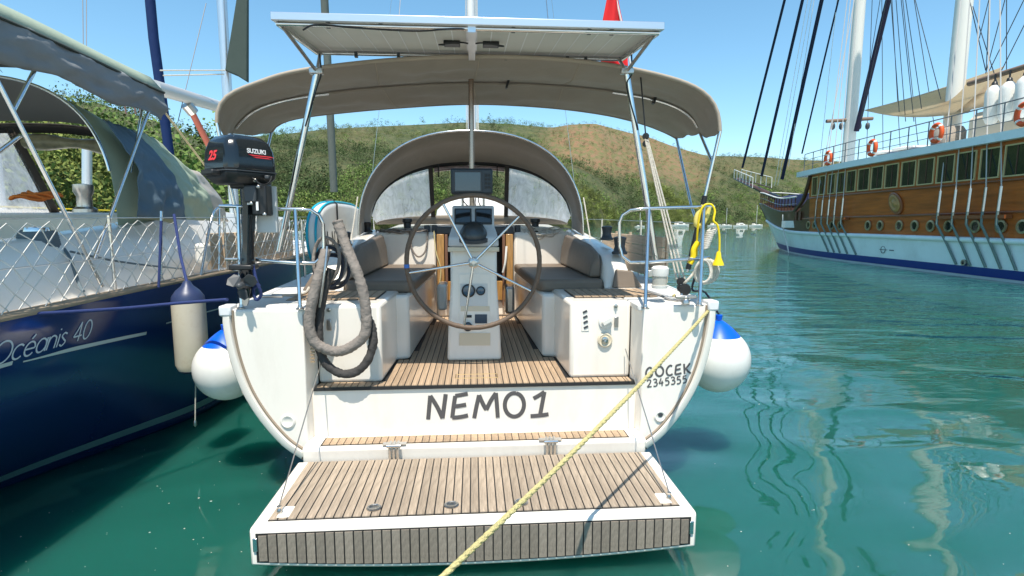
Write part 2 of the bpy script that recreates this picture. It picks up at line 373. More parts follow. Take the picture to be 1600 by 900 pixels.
# bits of weed and foam floating on the sheltered water
fb = MB(); rf_ = random.Random(4)
for _ in range(110):
    p = at(rf_.uniform(0, 460), rf_.uniform(640, 895), Z=.0) if rf_.random() < .75 else at(rf_.uniform(1100, 1600), rf_.uniform(560, 895), Z=.0)
    r = rf_.uniform(.0015, .003) * (1 + 1.6 * rf_.random() ** 4); fb.add([p + V(cos(a) * r * rf_.uniform(.6, 1.6), sin(a) * r, .004) for a in (0, 1.2, 2.5, 3.8, 5)], [(0, 1, 2, 3, 4)])
fb.build("floating_specks", mat("pale_specks", (.6, .6, .5), .8), kind="stuff", label="pale specks of foam and weed floating on the water", category="flotsam", fix=False)
# ------------------------------------------------------------------ the white sailing yacht in the middle
Y1 = thing("sailing_yacht", (0, 3.95, 0), "white sailing yacht seen from astern with NEMO1 lettered above its lowered swim platform", "sailing yacht")
TR = [(1.81, 1.43), (1.805, 1.27), (1.77, 1.05), (1.70, .82), (1.59, .61), (1.445, .42), (1.31, .31), (1.0, .2), (.5, .14), (0, .12)]
def sheer(y): return interp(y, [3.95, 6, 9, 11.5, 13.5, 15, 16], [1.81, 1.90, 1.95, 1.72, 1.2, .6, .04])
def deckz(y): return 1.43 + .014 * (y - 3.95)
rings = []
for y in (3.955, 4.6, 5.5, 7, 9, 11, 12.5, 14, 15, 15.7, 16):
    k = sheer(y) / 1.81; dp = interp(y, [3.95, 6, 9, 13, 16], [0, -.25, -.45, -.3, .1]); r = []
    for (x, z) in TR: r.append((x * k * (1 if z > .9 else lerp(1, .82, smooth((y - 8) / 8) * (.9 - z))), y, (z - .12) / 1.31 * (deckz(y) - .12 - dp) + .12 + dp))
    rings.append([V(*p) for p in r] + [V(-p[0], p[1], p[2]) for p in reversed(r[:-1])])
MB().loft(rings, caps=False, closed=False).build("hull", GEL, Y1, sm=50)
# transom rim, wings
def inset(P, d):
    out = []
    for i, (x, z) in enumerate(P):
        a = P[max(0, i - 1)]; b = P[min(len(P) - 1, i + 1)]; tx, tz = b[0] - a[0], b[1] - a[1]; l = sqrt(tx * tx + tz * tz); out.append((x + tz / l * d, z - tx / l * d))
    return out
O7 = [(p.x, p.y) for p in catmull([(x, z, 0) for x, z in TR[:7]], 5)]
for sgn in (1, -1):
    a = O7; i1 = inset(O7, .012); i2 = inset(O7, .055); i3 = inset(O7, .066)
    R = [[V(sgn * x, y, z) for (x, z) in P] for P, y in ((a, 3.99), (a, 3.957), (i1, 3.942), (i2, 3.940), (i3, 3.975))]
    MB().loft(R, caps=False, closed=False).build("transom_rim", GEL, Y1, sm=60)
    T([V(sgn * x, 3.957, z) for x, z in inset(O7, .074)], .0085, 6).build("rubbing_strip", mat("beige_rubber", (.30, .235, .17), .6) if sgn == 1 else bpy.data.materials["beige_rubber"], Y1, sm=60)
    W = [(x, z) for x, z in inset(O7, .062) if z < 1.40 and x > 1.2]
    W = [(W[0][0] + .004, 1.425)] + W + [(1.25, .36), (1.25, 1.425)]
    MB().prism([V(sgn * x, 3.962, z) for x, z in W], (0, .05, 0)).build("transom_wing", GEL, Y1, bev=.008)
    # wall of the stern opening and the corner it turns round
    MB().prism([V(sgn * 1.25, 3.963, .44), V(sgn * 1.215, 4.17, .44), V(sgn * 1.215, 4.17, 1.428), V(sgn * 1.25, 3.963, 1.428)], (sgn * .05, 0, 0)).build("opening_wall", GEL, Y1, bev=.01)
    # aft locker with teak seat
    lk = MB().prism([V(sgn * x, y, .825) for x, y in ((.73, 4.15), (1.213, 4.15), (1.213, 5.0), (.70, 5.0))], (0, 0, .612)).build("aft_locker", GEL, Y1, bev=.03, seg=3)
    # deck strip beside cockpit
    P = [V(sgn * 1.21, 3.965, 0), V(sgn * 1.21, 7.3, 0)] + [V(sgn * (sheer(y) - .002), y, 0) for y in (7.3, 6.4, 5.5, 4.7, 3.965)]
    ds = MB(); n = len(P); ds.add([V(p.x, p.y, deckz(p.y) - .04) for p in P] + [V(p.x, p.y, deckz(p.y) + .004) for p in P], [tuple(range(n))[::-1], tuple(range(n, 2 * n))] + [(i, (i + 1) % n, n + (i + 1) % n, n + i) for i in range(n)])
    ds.build("side_deck", GELN, Y1, bev=.008)
    # bench and coaming
    MB().prism([V(sgn * x, y, .825) for x, y in ((.60, 4.86), (.72, 4.82), (1.22, 4.82), (1.22, 7.05), (.52, 7.05))], (0, 0, .585)).build("bench", GEL, Y1, bev=.03, seg=3)
    rr = []
    for (y, zt) in ((4.98, 1.47), (5.06, 1.60), (5.25, 1.74), (5.6, 1.80), (6.4, 1.88), (7.3, 1.96)):
        b = deckz(y) - .05
        rr.append([V(sgn * x, y, z) for x, z in ((1.212, b), (1.20, lerp(b, zt, .6)), (1.225, zt - .015), (1.26, zt), (1.40, zt - .005), (1.45, zt - .03), (1.56, b))])
    MB().loft(rr).build("coaming", GEL, Y1, sm=50)
    # teak slats on the aft locker
    tk = MB().bb(sgn * .80, sgn * 1.50, 4.36, 4.90, 1.4375, 1.442).build("seat_caulking", CAULK, Y1)
    me = bpy.data.meshes.new("teak_slat"); q = MB().bb(-.03, .03, -.265, .265, 0, .007); me.from_pydata(q.v, [], q.f); me.materials.append(TEAK)
    for k in range(10):
        o = bpy.data.objects.new("teak_slat", me); COL.objects.link(o); o.parent = tk; o.location = V(sgn * (.84 + k * .069), 4.63, 1.4422) - Y1.location
# foredeck, coachroof, bulkhead
fd = [V(s * (sheer(y) - .002), y, deckz(y)) for s, ys in ((1, (7.3, 9, 11, 12.5, 14, 15.2, 15.95)), (-1, (15.95, 15.2, 14, 12.5, 11, 9, 7.3))) for y in ys]
MB().add(fd, [tuple(range(14))]).build("foredeck", GELN, Y1)
rr = []
for y, hw, zt in ((7.32, 1.36, 2.0), (8.5, 1.34, 2.06), (10, 1.15, 2.02), (11.4, .8, 1.86), (12.2, .5, 1.62)):
    rr.append([V(x * hw, y, z) for x, z in ((-1.04, 1.45), (-.98, zt - .15), (-.86, zt - .04), (-.5, zt), (0, zt + .015), (.5, zt), (.86, zt - .04), (.98, zt - .15), (1.04, 1.45))])
MB().loft(rr).build("coachroof", GEL, Y1, sm=50)
# bulkhead around the companionway
bk = MB(); cx = 0.0
bk.bb(-1.25, -.50, 7.03, 7.34, .82, 1.93); bk.bb(.50, 1.25, 7.03, 7.34, .82, 1.93); bk.bb(-.50, .50, 7.05, 7.34, .82, 1.05)
bk.build("bulkhead", GEL, Y1, bev=.04, seg=3)
MB().bb(-.50, .50, 7.06, 7.36, 1.90, 2.00).build("sliding_hatch", DGREY, Y1, bev=.015)
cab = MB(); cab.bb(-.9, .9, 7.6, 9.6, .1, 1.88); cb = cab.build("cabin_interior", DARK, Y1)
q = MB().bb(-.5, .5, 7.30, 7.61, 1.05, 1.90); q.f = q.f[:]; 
cb2 = q.build("companionway_dark_block", DARK, Y1)  # solid block, its black stands in for the unlit opening
for sgn in (1, -1):
    MB().bb(sgn * .485, sgn * .395, 6.985, 7.03, .98, 1.905).build("door_jamb", WOOD, Y1, bev=.006)
    MB().bb(sgn * .385, sgn * .35, 6.99, 7.04, .98, 1.90).build("hatch_slide", mat("brown_rail", (.20, .10, .06), .4) if sgn == 1 else bpy.data.materials["brown_rail"], Y1, bev=.004)
MB().bb(-.35, .35, 7.0, 7.03, 1.05, 1.30).build("washboard", WOOD, Y1, bev=.006)
# swim platform
ZP = .35; PR, PF = 2.95, 3.815; HW = 1.285
rr = []
for i in range(25):
    x = lerp(-HW, HW, i / 24); zb = .078 + .055 * (x / HW) ** 2; e = .0
    c = .02
    rr.append([V(x, PR, zb), V(x, PR, ZP - c), V(x, PR + c * .3, ZP - c * .3), V(x, PR + c, ZP), V(x, PF, ZP), V(x, PF, ZP - .12), V(x, PR + .25, zb + .02)])
plat = MB().loft(rr).build("swim_platform", GEL, Y1, sm=35, bev=.012)
TW = HW - .075
MB().bb(-TW, TW, PR + .075, PF - .02, ZP + .001, ZP + .004).build("deck_caulking", CAULK, plat)
def plank_mesh(name, sx, sy, sz, m):
    me = bpy.data.meshes.new(name); q = MB().bb(-sx / 2, sx / 2, -sy / 2, sy / 2, -sz / 2, sz / 2); me.from_pydata(q.v, [], q.f); me.materials.append(m)
    return me
def put(me, par, loc, sc=(1, 1, 1), rot=(0, 0, 0), name=None):
    o = bpy.data.objects.new(name or me.name, me); COL.objects.link(o); o.parent = par; o.location = Vector(loc) - root_off(par); o.scale = sc; o.rotation_euler = rot; return o
NP = 46; pw = 2 * TW / NP; pm = plank_mesh("teak_plank", pw - .008, 1, .006, TEAKP)
for i in range(NP):
    x = -TW + pw * (i + .5); y0, y1 = PR + .082, PF - .026
    put(pm, plat, (x, (y0 + y1) / 2, ZP + .0065), (1, y1 - y0, 1))
# teak facing on the aft edge of the platform
fz = lambda x: .078 + .055 * (x / HW) ** 2 + .022
FWD = HW - .035; fp = [V(x, PR - .002, ZP - .026) for x in (-FWD, FWD)] + [V(x, PR - .002, fz(x)) for x in np.linspace(FWD, -FWD, 17)]
MB().prism(fp, (0, .001, 0)).build("facing_caulking", CAULK, plat)
NQ = 47; qw = 2 * (FWD - .012) / NQ; qm = plank_mesh("facing_plank", qw - .008, .006, 1, TEAKG)
for i in range(NQ):
    x = -FWD + .012 + qw * (i + .5); e = abs(x) / FWD; z1 = ZP - .034 - (.03 * max(0, (e - .95) / .05) ** 2); z0 = fz(x) + .008 + .03 * max(0, (e - .95) / .05) ** 2
    put(qm, plat, (x, PR - .0045, (z0 + z1) / 2), (1, 1, z1 - z0))
for x in (-.625, -.165, .255):
    p = V(x, 3.115, ZP + .0095)
    MB().lathe([(.045, 0), (.045, .006), (.034, .009), (.026, .004), (0, .004)], p, n=18).build("deck_socket", STEELB, plat, sm=40)
for sgn in (1, -1):
    MB().bb(sgn * 1.10, sgn * 1.17, 3.05, 3.17, ZP + .006, ZP + .013).build("anchor_plate", GEL, plat, bev=.004)
    MB().lathe([(.012, 0), (.016, .02), (.008, .035), (.014, .05), (0, .055)], V(sgn * 1.165, 3.09, ZP + .008), n=10).build("stay_toggle", STEELB, plat, sm=40)
    MB().bb(sgn * (HW - .045), sgn * (HW - .02), PR - .012, PR - .001, .22, .30).build("catch_plate", STEEL, plat, bev=.004)
# hinges
for x in (-.605, .535):
    h = MB().bb(x - .085, x + .085, 3.83, 3.88, .447, .453)
    for d in (-.028, .0, .028): h.tube([V(x + d, 3.86, .462), V(x + d, 3.80, .458), V(x + d, 3.79, .41), V(x + d, 3.795, .352)], .011, 8)
    h.tube([V(x - .05, 3.80, .455), V(x + .05, 3.80, .455)], .014, 10)
    h.build("platform_hinge", STEEL, Y1, sm=50)
# step, fascia, name panel
st = MB(); st.prism([V(-1.26, 3.845, .31), V(-1.26, 3.83, .425), V(-1.26, 3.845, .443), V(-1.26, 4.06, .443), V(-1.26, 4.06, .31)], (2.52, 0, 0))
step = st.build("transom_step", GEL, Y1, bev=.012, seg=3)
MB().bb(-1.14, 1.14, 3.865, 4.01, .4435, .4455).build("deck_caulking", CAULK, step)
NS = 44; sw = 2.26 / NS; smh = plank_mesh("teak_plank", sw - .006, 1, .005, TEAK)
for i in range(NS): put(smh, step, (-1.13 + sw * (i + .5), 3.9375, .448), (1, .13, 1))
MB().bb(-1.235, 1.235, 4.05, 4.12, .40, .815).build("name_panel", GEL, Y1, bev=.006)
# cockpit sole
sole = MB().prism([V(s * x, y, .80) for s, q in ((1, ((1.225, 4.035), (1.225, 4.155), (.74, 4.155), (.74, 4.83), (.61, 4.86), (.53, 7.06))), (-1, ((.53, 7.06), (.61, 4.86), (.74, 4.83), (.74, 4.155), (1.225, 4.155), (1.225, 4.035)))) for x, y in q], (0, 0, .026)).build("cockpit_sole", CAULK, Y1)
NC = 48; cw = 2.40 / NC; cm = plank_mesh("teak_plank", cw - .0075, 1, .006, TEAK)
for i in range(NC):
    x = -1.20 + cw * (i + .5); ax = abs(x) + cw / 2
    y1 = 7.04 if ax < .53 else interp(ax, [.53, .61], [7.0, 4.88]) if ax < .61 else 4.82 if ax < .74 else 4.148
    put(cm, sole, (x, (4.04 + y1) / 2, .829), (1, y1 - 4.04, 1))
hz = MB()
for a, b in (((-.17, 4.30), (.16, 4.30)), ((-.17, 4.19), (.16, 4.19)), ((-.17, 4.19), (-.17, 4.30)), ((.16, 4.19), (.16, 4.30))):
    hz.tube([V(*a, .8325), V(*b, .8325)], .004, 6)
hz.build("floor_hatch_trim", mat("aged_brass", (.35, .25, .12), .4, .7), Y1)
# locker fittings
rf = MB().lathe([(.058, 0), (.058, .012), (.05, .018), (.035, .012), (.03, .02), (0, .02)], at(945, 531, Y=4.145), (0, -1, 0), 24); rf.build("shower_socket", CREAM, Y1, sm=35)
MB().lathe([(.028, 0), (.026, .012), (.010, .016), (0, .012)], at(945, 531, Y=4.128), (0, -1, 0), 16).build("socket_core", STEELB, Y1, sm=35)
c_ = at(946, 503, Y=4.145); MB().lathe([(.055, 0), (.05, .01), (.03, .014), (.028, .03), (0, .032)], c_, (0, -1, 0), 20).box(c_ + V(.005, -.035, .012), (.075, .03, .03), Matrix.Rotation(radians(-30), 3, 'Y')).build("bilge_pump_socket", FENW, Y1, sm=35)
for px, py in ((962, 478), (514, 484)): MB().lathe([(.016, 0), (.016, .008), (.006, .01), (.006, .02), (0, .02)], at(px, py, Y=4.145), (0, -1, 0), 12).build("cover_knob", STEELB, Y1, sm=40)
for px, py in ((963, 503), (514, 508)): MB().box(at(px, py, Y=4.142), (.035, .012, .085)).build("latch", STEELB, Y1, bev=.005)
# ventilation slots
vt = MB()
for k in range(4): vt.box(at(914 + k * .5, 487 + k * 8, Y=4.146), (.035, .012, .016), Matrix.Rotation(radians(-25), 3, 'Y'))
vt.build("vent", DGREY, Y1)
MB().box(at(914.5, 499, Y=4.149), (.062, .008, .19)).build("vent_plate", GEL, Y1, bev=.006)
vt = MB()
for k in range(6): vt.box(at(488.5, 540 + k * 5, Y=3.959), (.03, .01, .012))
vt.build("vent", mat("tan_plastic", (.35, .25, .15), .5), Y1)
# seam and drain bosses on the transom wings
for (px, py, r, m_) in ((450, 658, .055, GEL), (1031, 650, .048, GEL)):
    MB().lathe([(r, 0), (r, .006), (r * .8, .014), (r * .62, .012), (r * .5, .007), (0, .007)], at(px, py, Y=3.962), (0, -1, 0), 28).build("drain_boss", m_, Y1, sm=40)
MB().lathe([(.019, 0), (.019, .002), (0, .002)], at(1032, 648, Y=3.953), (0, -1, 0), 16).build("drain_hole", DGREY, Y1)
# ---- lettering, drawn stroke by stroke
GL = {
 'N': (.70, [[(0, 0), (.10, .95)], [(.10, .95), (.36, .5), (.56, .03)], [(.56, .03), (.70, 1.0)]]),
 'E': (.62, [[(.62, 1.0), (.33, .95), (.13, .92)], [(.13, .92), (.06, .5), (.0, .04)], [(.0, .04), (.3, .06), (.62, .12)], [(.07, .50), (.3, .52), (.55, .56)]]),
 'M': (.95, [[(0, 0), (.10, .5), (.2, .93)], [(.2, .93), (.36, .55), (.48, .33)], [(.48, .33), (.66, .7), (.86, 1.0)], [(.86, 1.0), (.90, .5), (.93, 0)]]),
 'O': (.80, [[(.40 + .38 * cos(a), .5 + .48 * sin(a)) for a in np.linspace(1.4, 1.4 + 2 * pi, 17)]]),
 '1': (.72, [[(.12, .74), (.34, .86), (.55, 1.0)], [(.55, 1.0), (.46, .5), (.38, .05)], [(0, .02), (.4, .04), (.72, .08)]]),
 'G': (.72, [[(.62, .86), (.42, .97), (.16, .78), (.03, .42), (.16, .06), (.42, .02), (.62, .2), (.66, .44)], [(.42, .42), (.66, .45), (.72, .44)]]),
 'C': (.62, [[(.60, .88), (.42, .97), (.16, .78), (.03, .42), (.14, .08), (.38, .0), (.62, .12)]]),
 'K': (.66, [[(.04, 1), (.05, .5), (.06, 0)], [(.62, 1.0), (.3, .62), (.08, .42)], [(.22, .52), (.42, .2), (.68, .0)]]),
 '2': (.6, [[(.05, .78), (.22, .97), (.48, .9), (.5, .66), (.28, .32), (.02, .02)], [(.02, .02), (.3, .04), (.6, .03)]]),
 '3': (.55, [[(.06, .9), (.3, 1), (.5, .82), (.38, .6), (.18, .54)], [(.18, .54), (.44, .5), (.54, .28), (.36, .04), (.02, .06)]]),
 '4': (.6, [[(.32, 1), (.16, .6), (.02, .34)], [(.02, .34), (.3, .36), (.6, .4)], [(.44, .66), (.42, .3), (.40, 0)]]),
 '5': (.56, [[(.54, .98), (.3, .96), (.14, .95)], [(.14, .95), (.11, .75), (.08, .56)], [(.08, .56), (.3, .62), (.5, .46), (.48, .18), (.26, .02), (.02, .06)]]),
}
def letters(text, h, sw, fn, name, m, par, gap=.24):
    """strokes of a word as low ribbons, one part for each character; fn maps (u, v, lift) to the surface"""
    u = 0
    for ch in text:
        mb = MB(); base = 'O' if ch == 'Ö' else ch; w_, ss = GL[base]
        for k, s_ in enumerate(ss):
            P = [(u + x * h, y * h, .0004 * k) for x, y in s_]; P = catmull(P, 4) if len(P) > 2 else [Vector(p) for p in P]
            t = MB().tube(P, sw / 2, 8, flat=(V(0, 0, 1), .08)); mb.add([fn(p.x, p.y, p.z) for p in t.v], t.f)
        if ch == 'Ö':
            for dx in (.28, .55):
                t = MB().lathe([(0, -.001), (sw * .55, 0), (sw * .5, .001), (0, .0015)], V(u + dx * h, 1.2 * h, 0), n=10); mb.add([fn(p.x, p.y, p.z) for p in t.v], t.f)
        if mb.v: mb.build(name, m, par, sm=60)
        u += (w_ + gap) * h
def plane_fn(A, B, y):      # a line of writing on an athwartships panel, from A to B along its foot
    d = (B - A); d.y = 0; d.normalize(); n_ = V(-d.z, 0, d.x)
    return lambda u, v, l: V(A.x, y - .0025 - l, A.z) + d * u + n_ * v
A, B = at(669, 655, Y=4.05), at(857, 650, Y=4.05); h_ = .165
wd = sum(GL[c][0] + .24 for c in "NEMO1") * h_ - .24 * h_; 
letters("NEMO1", h_ * (B - A).length / wd, .034, plane_fn(A, B, 4.05), "name_letter", GREYT, Y1)
A, B = at(1009, 590, Y=3.962), at(1079, 583, Y=3.962); w0 = sum(GL[c][0] + .26 for c in "GOCEK") - .26
letters("GÖCEK", (B - A).length / w0, .0155, plane_fn(A, B, 3.962), "port_letter", GREYT, Y1, .26)
A, B = at(1011, 605, Y=3.962), at(1073, 598, Y=3.962); w0 = sum(GL[c][0] + .22 for c in "2345355") - .22
letters("2345355", (B - A).length / w0, .0105, plane_fn(A, B, 3.962), "registration_digit", GREYT, Y1, .22)
# ---- helm pedestal
def ring(x0, x1, y0, y1, z): return [V(x0, y0, z), V(x1, y0, z), V(x1, y1, z), V(x0, y1, z)]
pd = MB().loft([ring(-.262, .222, 4.74, 5.06, .832), ring(-.25, .21, 4.75, 5.06, 1.1), ring(-.225, .185, 4.78, 5.05, 1.5), ring(-.225, .185, 4.80, 5.05, 1.84)])
ped = pd.build("helm_pedestal", GEL, Y1, bev=.025, seg=3)
hd = MB().loft([ring(-.24, .20, 4.74, 5.06, 1.842), ring(-.235, .195, 4.73, 5.06, 1.92), ring(-.205, .165, 4.84, 5.05, 2.02), ring(-.205, .165, 4.87, 5.03, 2.20)])
hd.build("console_head", mat("pale_grey_gelcoat", (.52, .54, .55), .35, coat=.2), ped, bev=.018, seg=3)
MB().bb(-.242, .202, 4.735, 4.75, 1.80, 1.84).build("console_band", CREAM, ped, bev=.004)
def front(z): return interp(z, [.832, 1.1, 1.5, 1.84], [4.74, 4.75, 4.78, 4.80])
def on_ped(px, py):
    y = 4.75
    for _ in range(4): p = at(px, py, Y=y); y = front(p.z)
    return p
def plate(px0, py0, px1, py1, th, m, name, lift=0, bev=.004):
    a, b, c, d = on_ped(px0, py1), on_ped(px1, py1), on_ped(px1, py0), on_ped(px0, py0)
    q = MB().prism([p + V(0, -lift, 0) for p in (a, b, c, d)], (0, -th, 0)); return q.build(name, m, ped, bev=bev)
plate(717, 428, 766, 540, .006, GEL, "control_panel")
plate(718, 520, 766, 539, .003, CREAM, "panel_cover", .006)
plate(720, 478, 765, 486, .003, CREAM, "panel_trim", .006)
plate(719, 443, 762, 478, .003, mat("panel_white", (.66, .64, .60), .4), "instrument_plate", .006)
plate(742, 491, 761, 505, .004, mat("engine_panel", (.04, .06, .09), .35), "engine_panel", .006, .002)
plate(727, 492, 737, 496, .004, BLK, "key_slot", .006, .001)
GLASS = mat("instrument_glass", (.06, .11, .16), .12, coat=.5)
for px, py, r in ((732, 454, .060), (751, 454, .040), (731, 510, .040)):
    p = on_ped(px, py) + V(0, -.010, 0)
    g = MB().lathe([(r, 0), (r, .012), (r * .82, .016), (r * .8, .010), (0, .010)], p, (0, -1, 0), 24).build("gauge", BLK, ped, sm=40)
    MB().lathe([(r * .78, 0), (r * .6, .002), (0, .003)], p + V(0, -.0105, 0), (0, -1, 0), 20).build("gauge_glass", GLASS, g, sm=60)
SCR = mat("dark_screen", (.012, .014, .016), .08, coat=.6)
for x0, x1 in ((-.185, -.035), (-.005, .145)):
    MB().prism([V(x0, 4.838, 2.035), V(x1, 4.838, 2.035), V(x1, 4.862, 2.175), V(x0, 4.862, 2.175)], (0, -.012, 0)).build("instrument_display", BLK, ped, bev=.006)
    MB().prism([V(x0 + .012, 4.8265, 2.055), V(x1 - .012, 4.8265, 2.055), V(x1 - .012, 4.8485, 2.165), V(x0 + .012, 4.8485, 2.165)], (0, -.002, 0)).build("display_glass", SCR, ped)
MB().lathe([(.125, 0), (.125, .03), (.112, .06), (.085, .105), (.045, .13), (0, .137)], V(-.02, 4.80, 1.925), (0, -.25, 1), 28).build("compass_dome", mat("compass_grey", (.035, .04, .042), .3, coat=.3), ped, sm=50)
MB().lathe([(.14, 0), (.14, .03), (.12, .035), (0, .035)], V(-.02, 4.80, 1.90), (0, -.25, 1), 28).build("compass_base", DGREY, ped, sm=40)
# guard tubes and the tall central tube
for x in (-.115, .075): T([V(x, 4.98, 2.19), V(x, 4.96, 2.50)], .011, 8).build("guard_tube", STEELB, ped, sm=60)
T([V(-.03, 4.93, 2.18), V(-.03, 4.93, 3.31)], .024, 10).build("guard_tube", mat("brown_reflecting_steel", (.42, .32, .26), .22, .9), ped, sm=60)  # stainless tube, its brown reflections put into the metal colour
for x0, x1 in ((-.09, -.06), (.02, .0), (.045, .05)): T(catmull([V(x0, 4.95, 2.32), V(x0 - .02, 4.9, 2.25), V(x1, 4.93, 2.19)], 5), .005, 6).build("cable", BLK, ped, sm=60)
# chart plotter
cpm = mat("plotter_housing", (.025, .033, .042), .35)
cp = MB().bb(-.205, .145, 4.62, 4.70, 2.285, 2.50).build("chart_plotter", cpm, Y1, bev=.018, seg=3)
MB().bb(-.178, .055, 4.612, 4.62, 2.305, 2.475).build("screen_bezel", DGREY, cp, bev=.004)
MB().bb(-.168, .042, 4.609, 4.613, 2.315, 2.465).build("screen", mat("plotter_screen", (.035, .065, .095), .1, coat=.8), cp)
for r_ in range(4):
    for c2 in range(2): MB().bb(.078 + c2 * .028, .098 + c2 * .028, 4.612, 4.62, 2.335 + r_ * .033, 2.355 + r_ * .033).build("button", BLK, cp, bev=.003)
MB().bb(-.1, .05, 4.70, 4.95, 2.36, 2.42).build("bracket", BLK, cp, bev=.01)
# ---- steering wheel
WH = at(740, 410, Y=4.50); WR = .548
wheel = bpy.data.objects.new("steering_wheel", None)
wb = MB().lathe([(.02, -.02), (.045, -.015), (.048, .01), (.034, .02), (.034, .03), (.018, .035), (.018, .02), (0, .02)], WH, (0, -1, 0), 20)
for k in range(8): q = 2 * pi * k / 8; wb.lathe([(.007, 0), (.007, .012), (0, .014)], WH + V(cos(q) * .03, -.02, sin(q) * .03), (0, -1, 0), 6)
whl = wb.build("steering_wheel", STEELB, Y1, sm=40)
rim = [WH + V(cos(a) * WR, 0, sin(a) * WR) for a in np.linspace(0, 2 * pi, 72, endpoint=False)]
T(rim, [.0195 + .0014 * ((i % 2)) for i in range(72)], 10, closed=True).build("rim", LEATH, whl, sm=70)
a = radians(183); T([WH + V(cos(b) * WR, 0, sin(b) * WR) for b in (a - .028, a, a + .028)], .0225, 10).build("tape", mat("blue_tape", (.05, .16, .5), .5), whl, sm=60)
for dg in (117, 45, -27, -99, -171):
    b = radians(dg); T([WH + V(cos(b) * r, -.005 * (1 - r), sin(b) * r) for r in (.035, .3, WR - .015)], [.0125, .011, .011], 8).build("spoke", STEEL, whl, sm=60)
b = radians(189); cl = []
T([V(WH.x, 4.50, WH.z), V(WH.x, 4.80, WH.z)], .03, 12).build("shaft", STEELB, whl, sm=60)
# ---- sprayhood
def arch(hw, zb, zt, y, n=40, ex=2.35, x0=-.03):
    out = []
    for k in range(n + 1):
        a = pi - pi * k / n; c, s = cos(a), sin(a)
        out.append(V(x0 + hw * math.copysign(abs(c) ** (2 / ex), c), y, zb + (zt - zb) * abs(s) ** (2 / ex)))
    return out
A0, A1 = arch(1.335, 1.90, 3.115, 6.55), arch(1.35, 1.98, 2.895, 7.3)
Am = [a.lerp(b, .5) + V(0, 0, .03 * sin(pi * i / 40)) for i, (a, b) in enumerate(zip(A0, A1))]
A1d = [p + V(0, .02, -.05 * smooth((p.z - 2.0) / .5)) for p in A1]
hood = MB().loft([A0, Am, A1, A1d], caps=False, closed=False).build("sprayhood", CANV, Y1, sm=60, solid=.008)
T([p + V(0, -.012, 0) for p in A0], .013, 8).build("hood_hoop", STEEL, hood, sm=60)
T([p + V(0, .02, -.02) for p in A1], .012, 8).build("hood_hoop", STEELB, hood, sm=60)
def fwin(x, v):     # the forward face of the hood
    c = abs((x + .03) / 1.35); zt = 1.98 + .915 * max(0, 1 - min(1, c) ** 2.35) ** (1 / 2.35) - .04
    zb = 2.03; return V(x, lerp(7.72, 7.33, v), lerp(zb, max(zt, zb + .02), v))
def fpanel(x0, x1, v0, v1, m, name, nx=14, nv=6, solid=.004): return MB().grid(lambda a, b: fwin(lerp(x0, x1, a), lerp(v0, v1, b)), nx, nv).build(name, m, hood, sm=80, solid=solid)
fpanel(-1.36, -.60, .15, .94, VINYL, "hood_window"); fpanel(.46, 1.30, .15, .94, VINYL, "hood_window")
fpanel(-1.37, 1.31, 0, .15, CANV, "hood_skirt", 30, 2, .008); fpanel(-1.36, 1.30, .94, 1.0, mat("black_canvas", (.025, .023, .022), .8), "hood_seam", 40, 2, .008)
for x in (-.575, .435): fpanel(x - .028, x + .028, .13, .97, mat("dark_brown_canvas", (.06, .048, .04), .8) if x < 0 else bpy.data.materials["dark_brown_canvas"], "hood_upright", 2, 6, .012)
T([fwin(x, .90) + V(0, -.03, 0) for x in np.linspace(-.53, .40, 10)], .03, 10).build("rolled_window", mat("rolled_vinyl", (.22, .16, .15), .3, var=.4, vscale=12), hood, sm=60)
for x in (-.47, .30): T([fwin(x, .98) + V(0, -.06, 0), fwin(x, .78) + V(0, -.07, 0)], .009, 6).build("strap", BLK, hood)
for sgn in (1, -1):
    p = A0[0 if sgn < 0 else -1]
    MB().add([p, p + V(0, .75, .08), p + V(0, .75, .0) + V(0, 0, .35), p + V(-sgn * .005, 0, .30)], [(0, 1, 2, 3)]).build("hood_cheek", CANV, hood, solid=.008)
    T([p + V(0, 0, .45), p + V(sgn * .05, -.25, -.1)], .008, 6).build("hood_strap", ROPEW, hood)
# ---- mast, shrouds
T([V(-.03, 9.8, 1.9), V(-.03, 9.8, 19)], .07, 14).build("mast", ALUW, Y1, sm=60)
for dx in (-.1, -.075, .085, .105, .12): T([V(-.03 + dx, 9.7, 2.05), V(-.03 + dx * .7, 9.72, 12)], .006, 5).build("halyard", ROPEW, Y1)
for sgn in (1, -1):
    T([V(sgn * 1.93, 9.6, 1.5), V(sgn * .9, 9.75, 9), V(0, 9.8, 17)], .004, 5).build("shroud", STEELB, Y1)
    T([V(sgn * .55, 4.15, 3.40), V(-.02, 9.7, 18)], .0035, 5).build("backstay", STEELB, Y1)
# ---- bimini
def resample(P, n):
    P = catmull(P, 8); L = [0]
    for a, b in zip(P, P[1:]): L.append(L[-1] + (b - a).length)
    return [V(*(interp(L[-1] * k / n, L, [p[i] for p in P]) for i in range(3))) for k in range(n + 1)]
bimA = resample([at(x, y, Y=4.5) for x, y in ((339, 192), (342, 168), (360, 147), (400, 130), (450, 114), (520, 103), (620, 93), (737, 88), (850, 91), (950, 101), (1030, 117), (1080, 133), (1109, 153), (1122, 178), (1125, 205))], 60)
bimM = resample([at(x, y, Y=5.1) for x, y in ((362, 208), (372, 190), (400, 167), (450, 151), (520, 141), (620, 132), (737, 127), (850, 130), (950, 139), (1020, 151), (1062, 166), (1085, 185), (1094, 207))], 60)
bimF = resample([at(x, y, Y=5.7) for x, y in ((424, 207), (434, 195), (462, 185), (520, 177), (620, 168), (737, 162), (850, 167), (940, 178), (1000, 192), (1038, 206), (1057, 216))], 60)
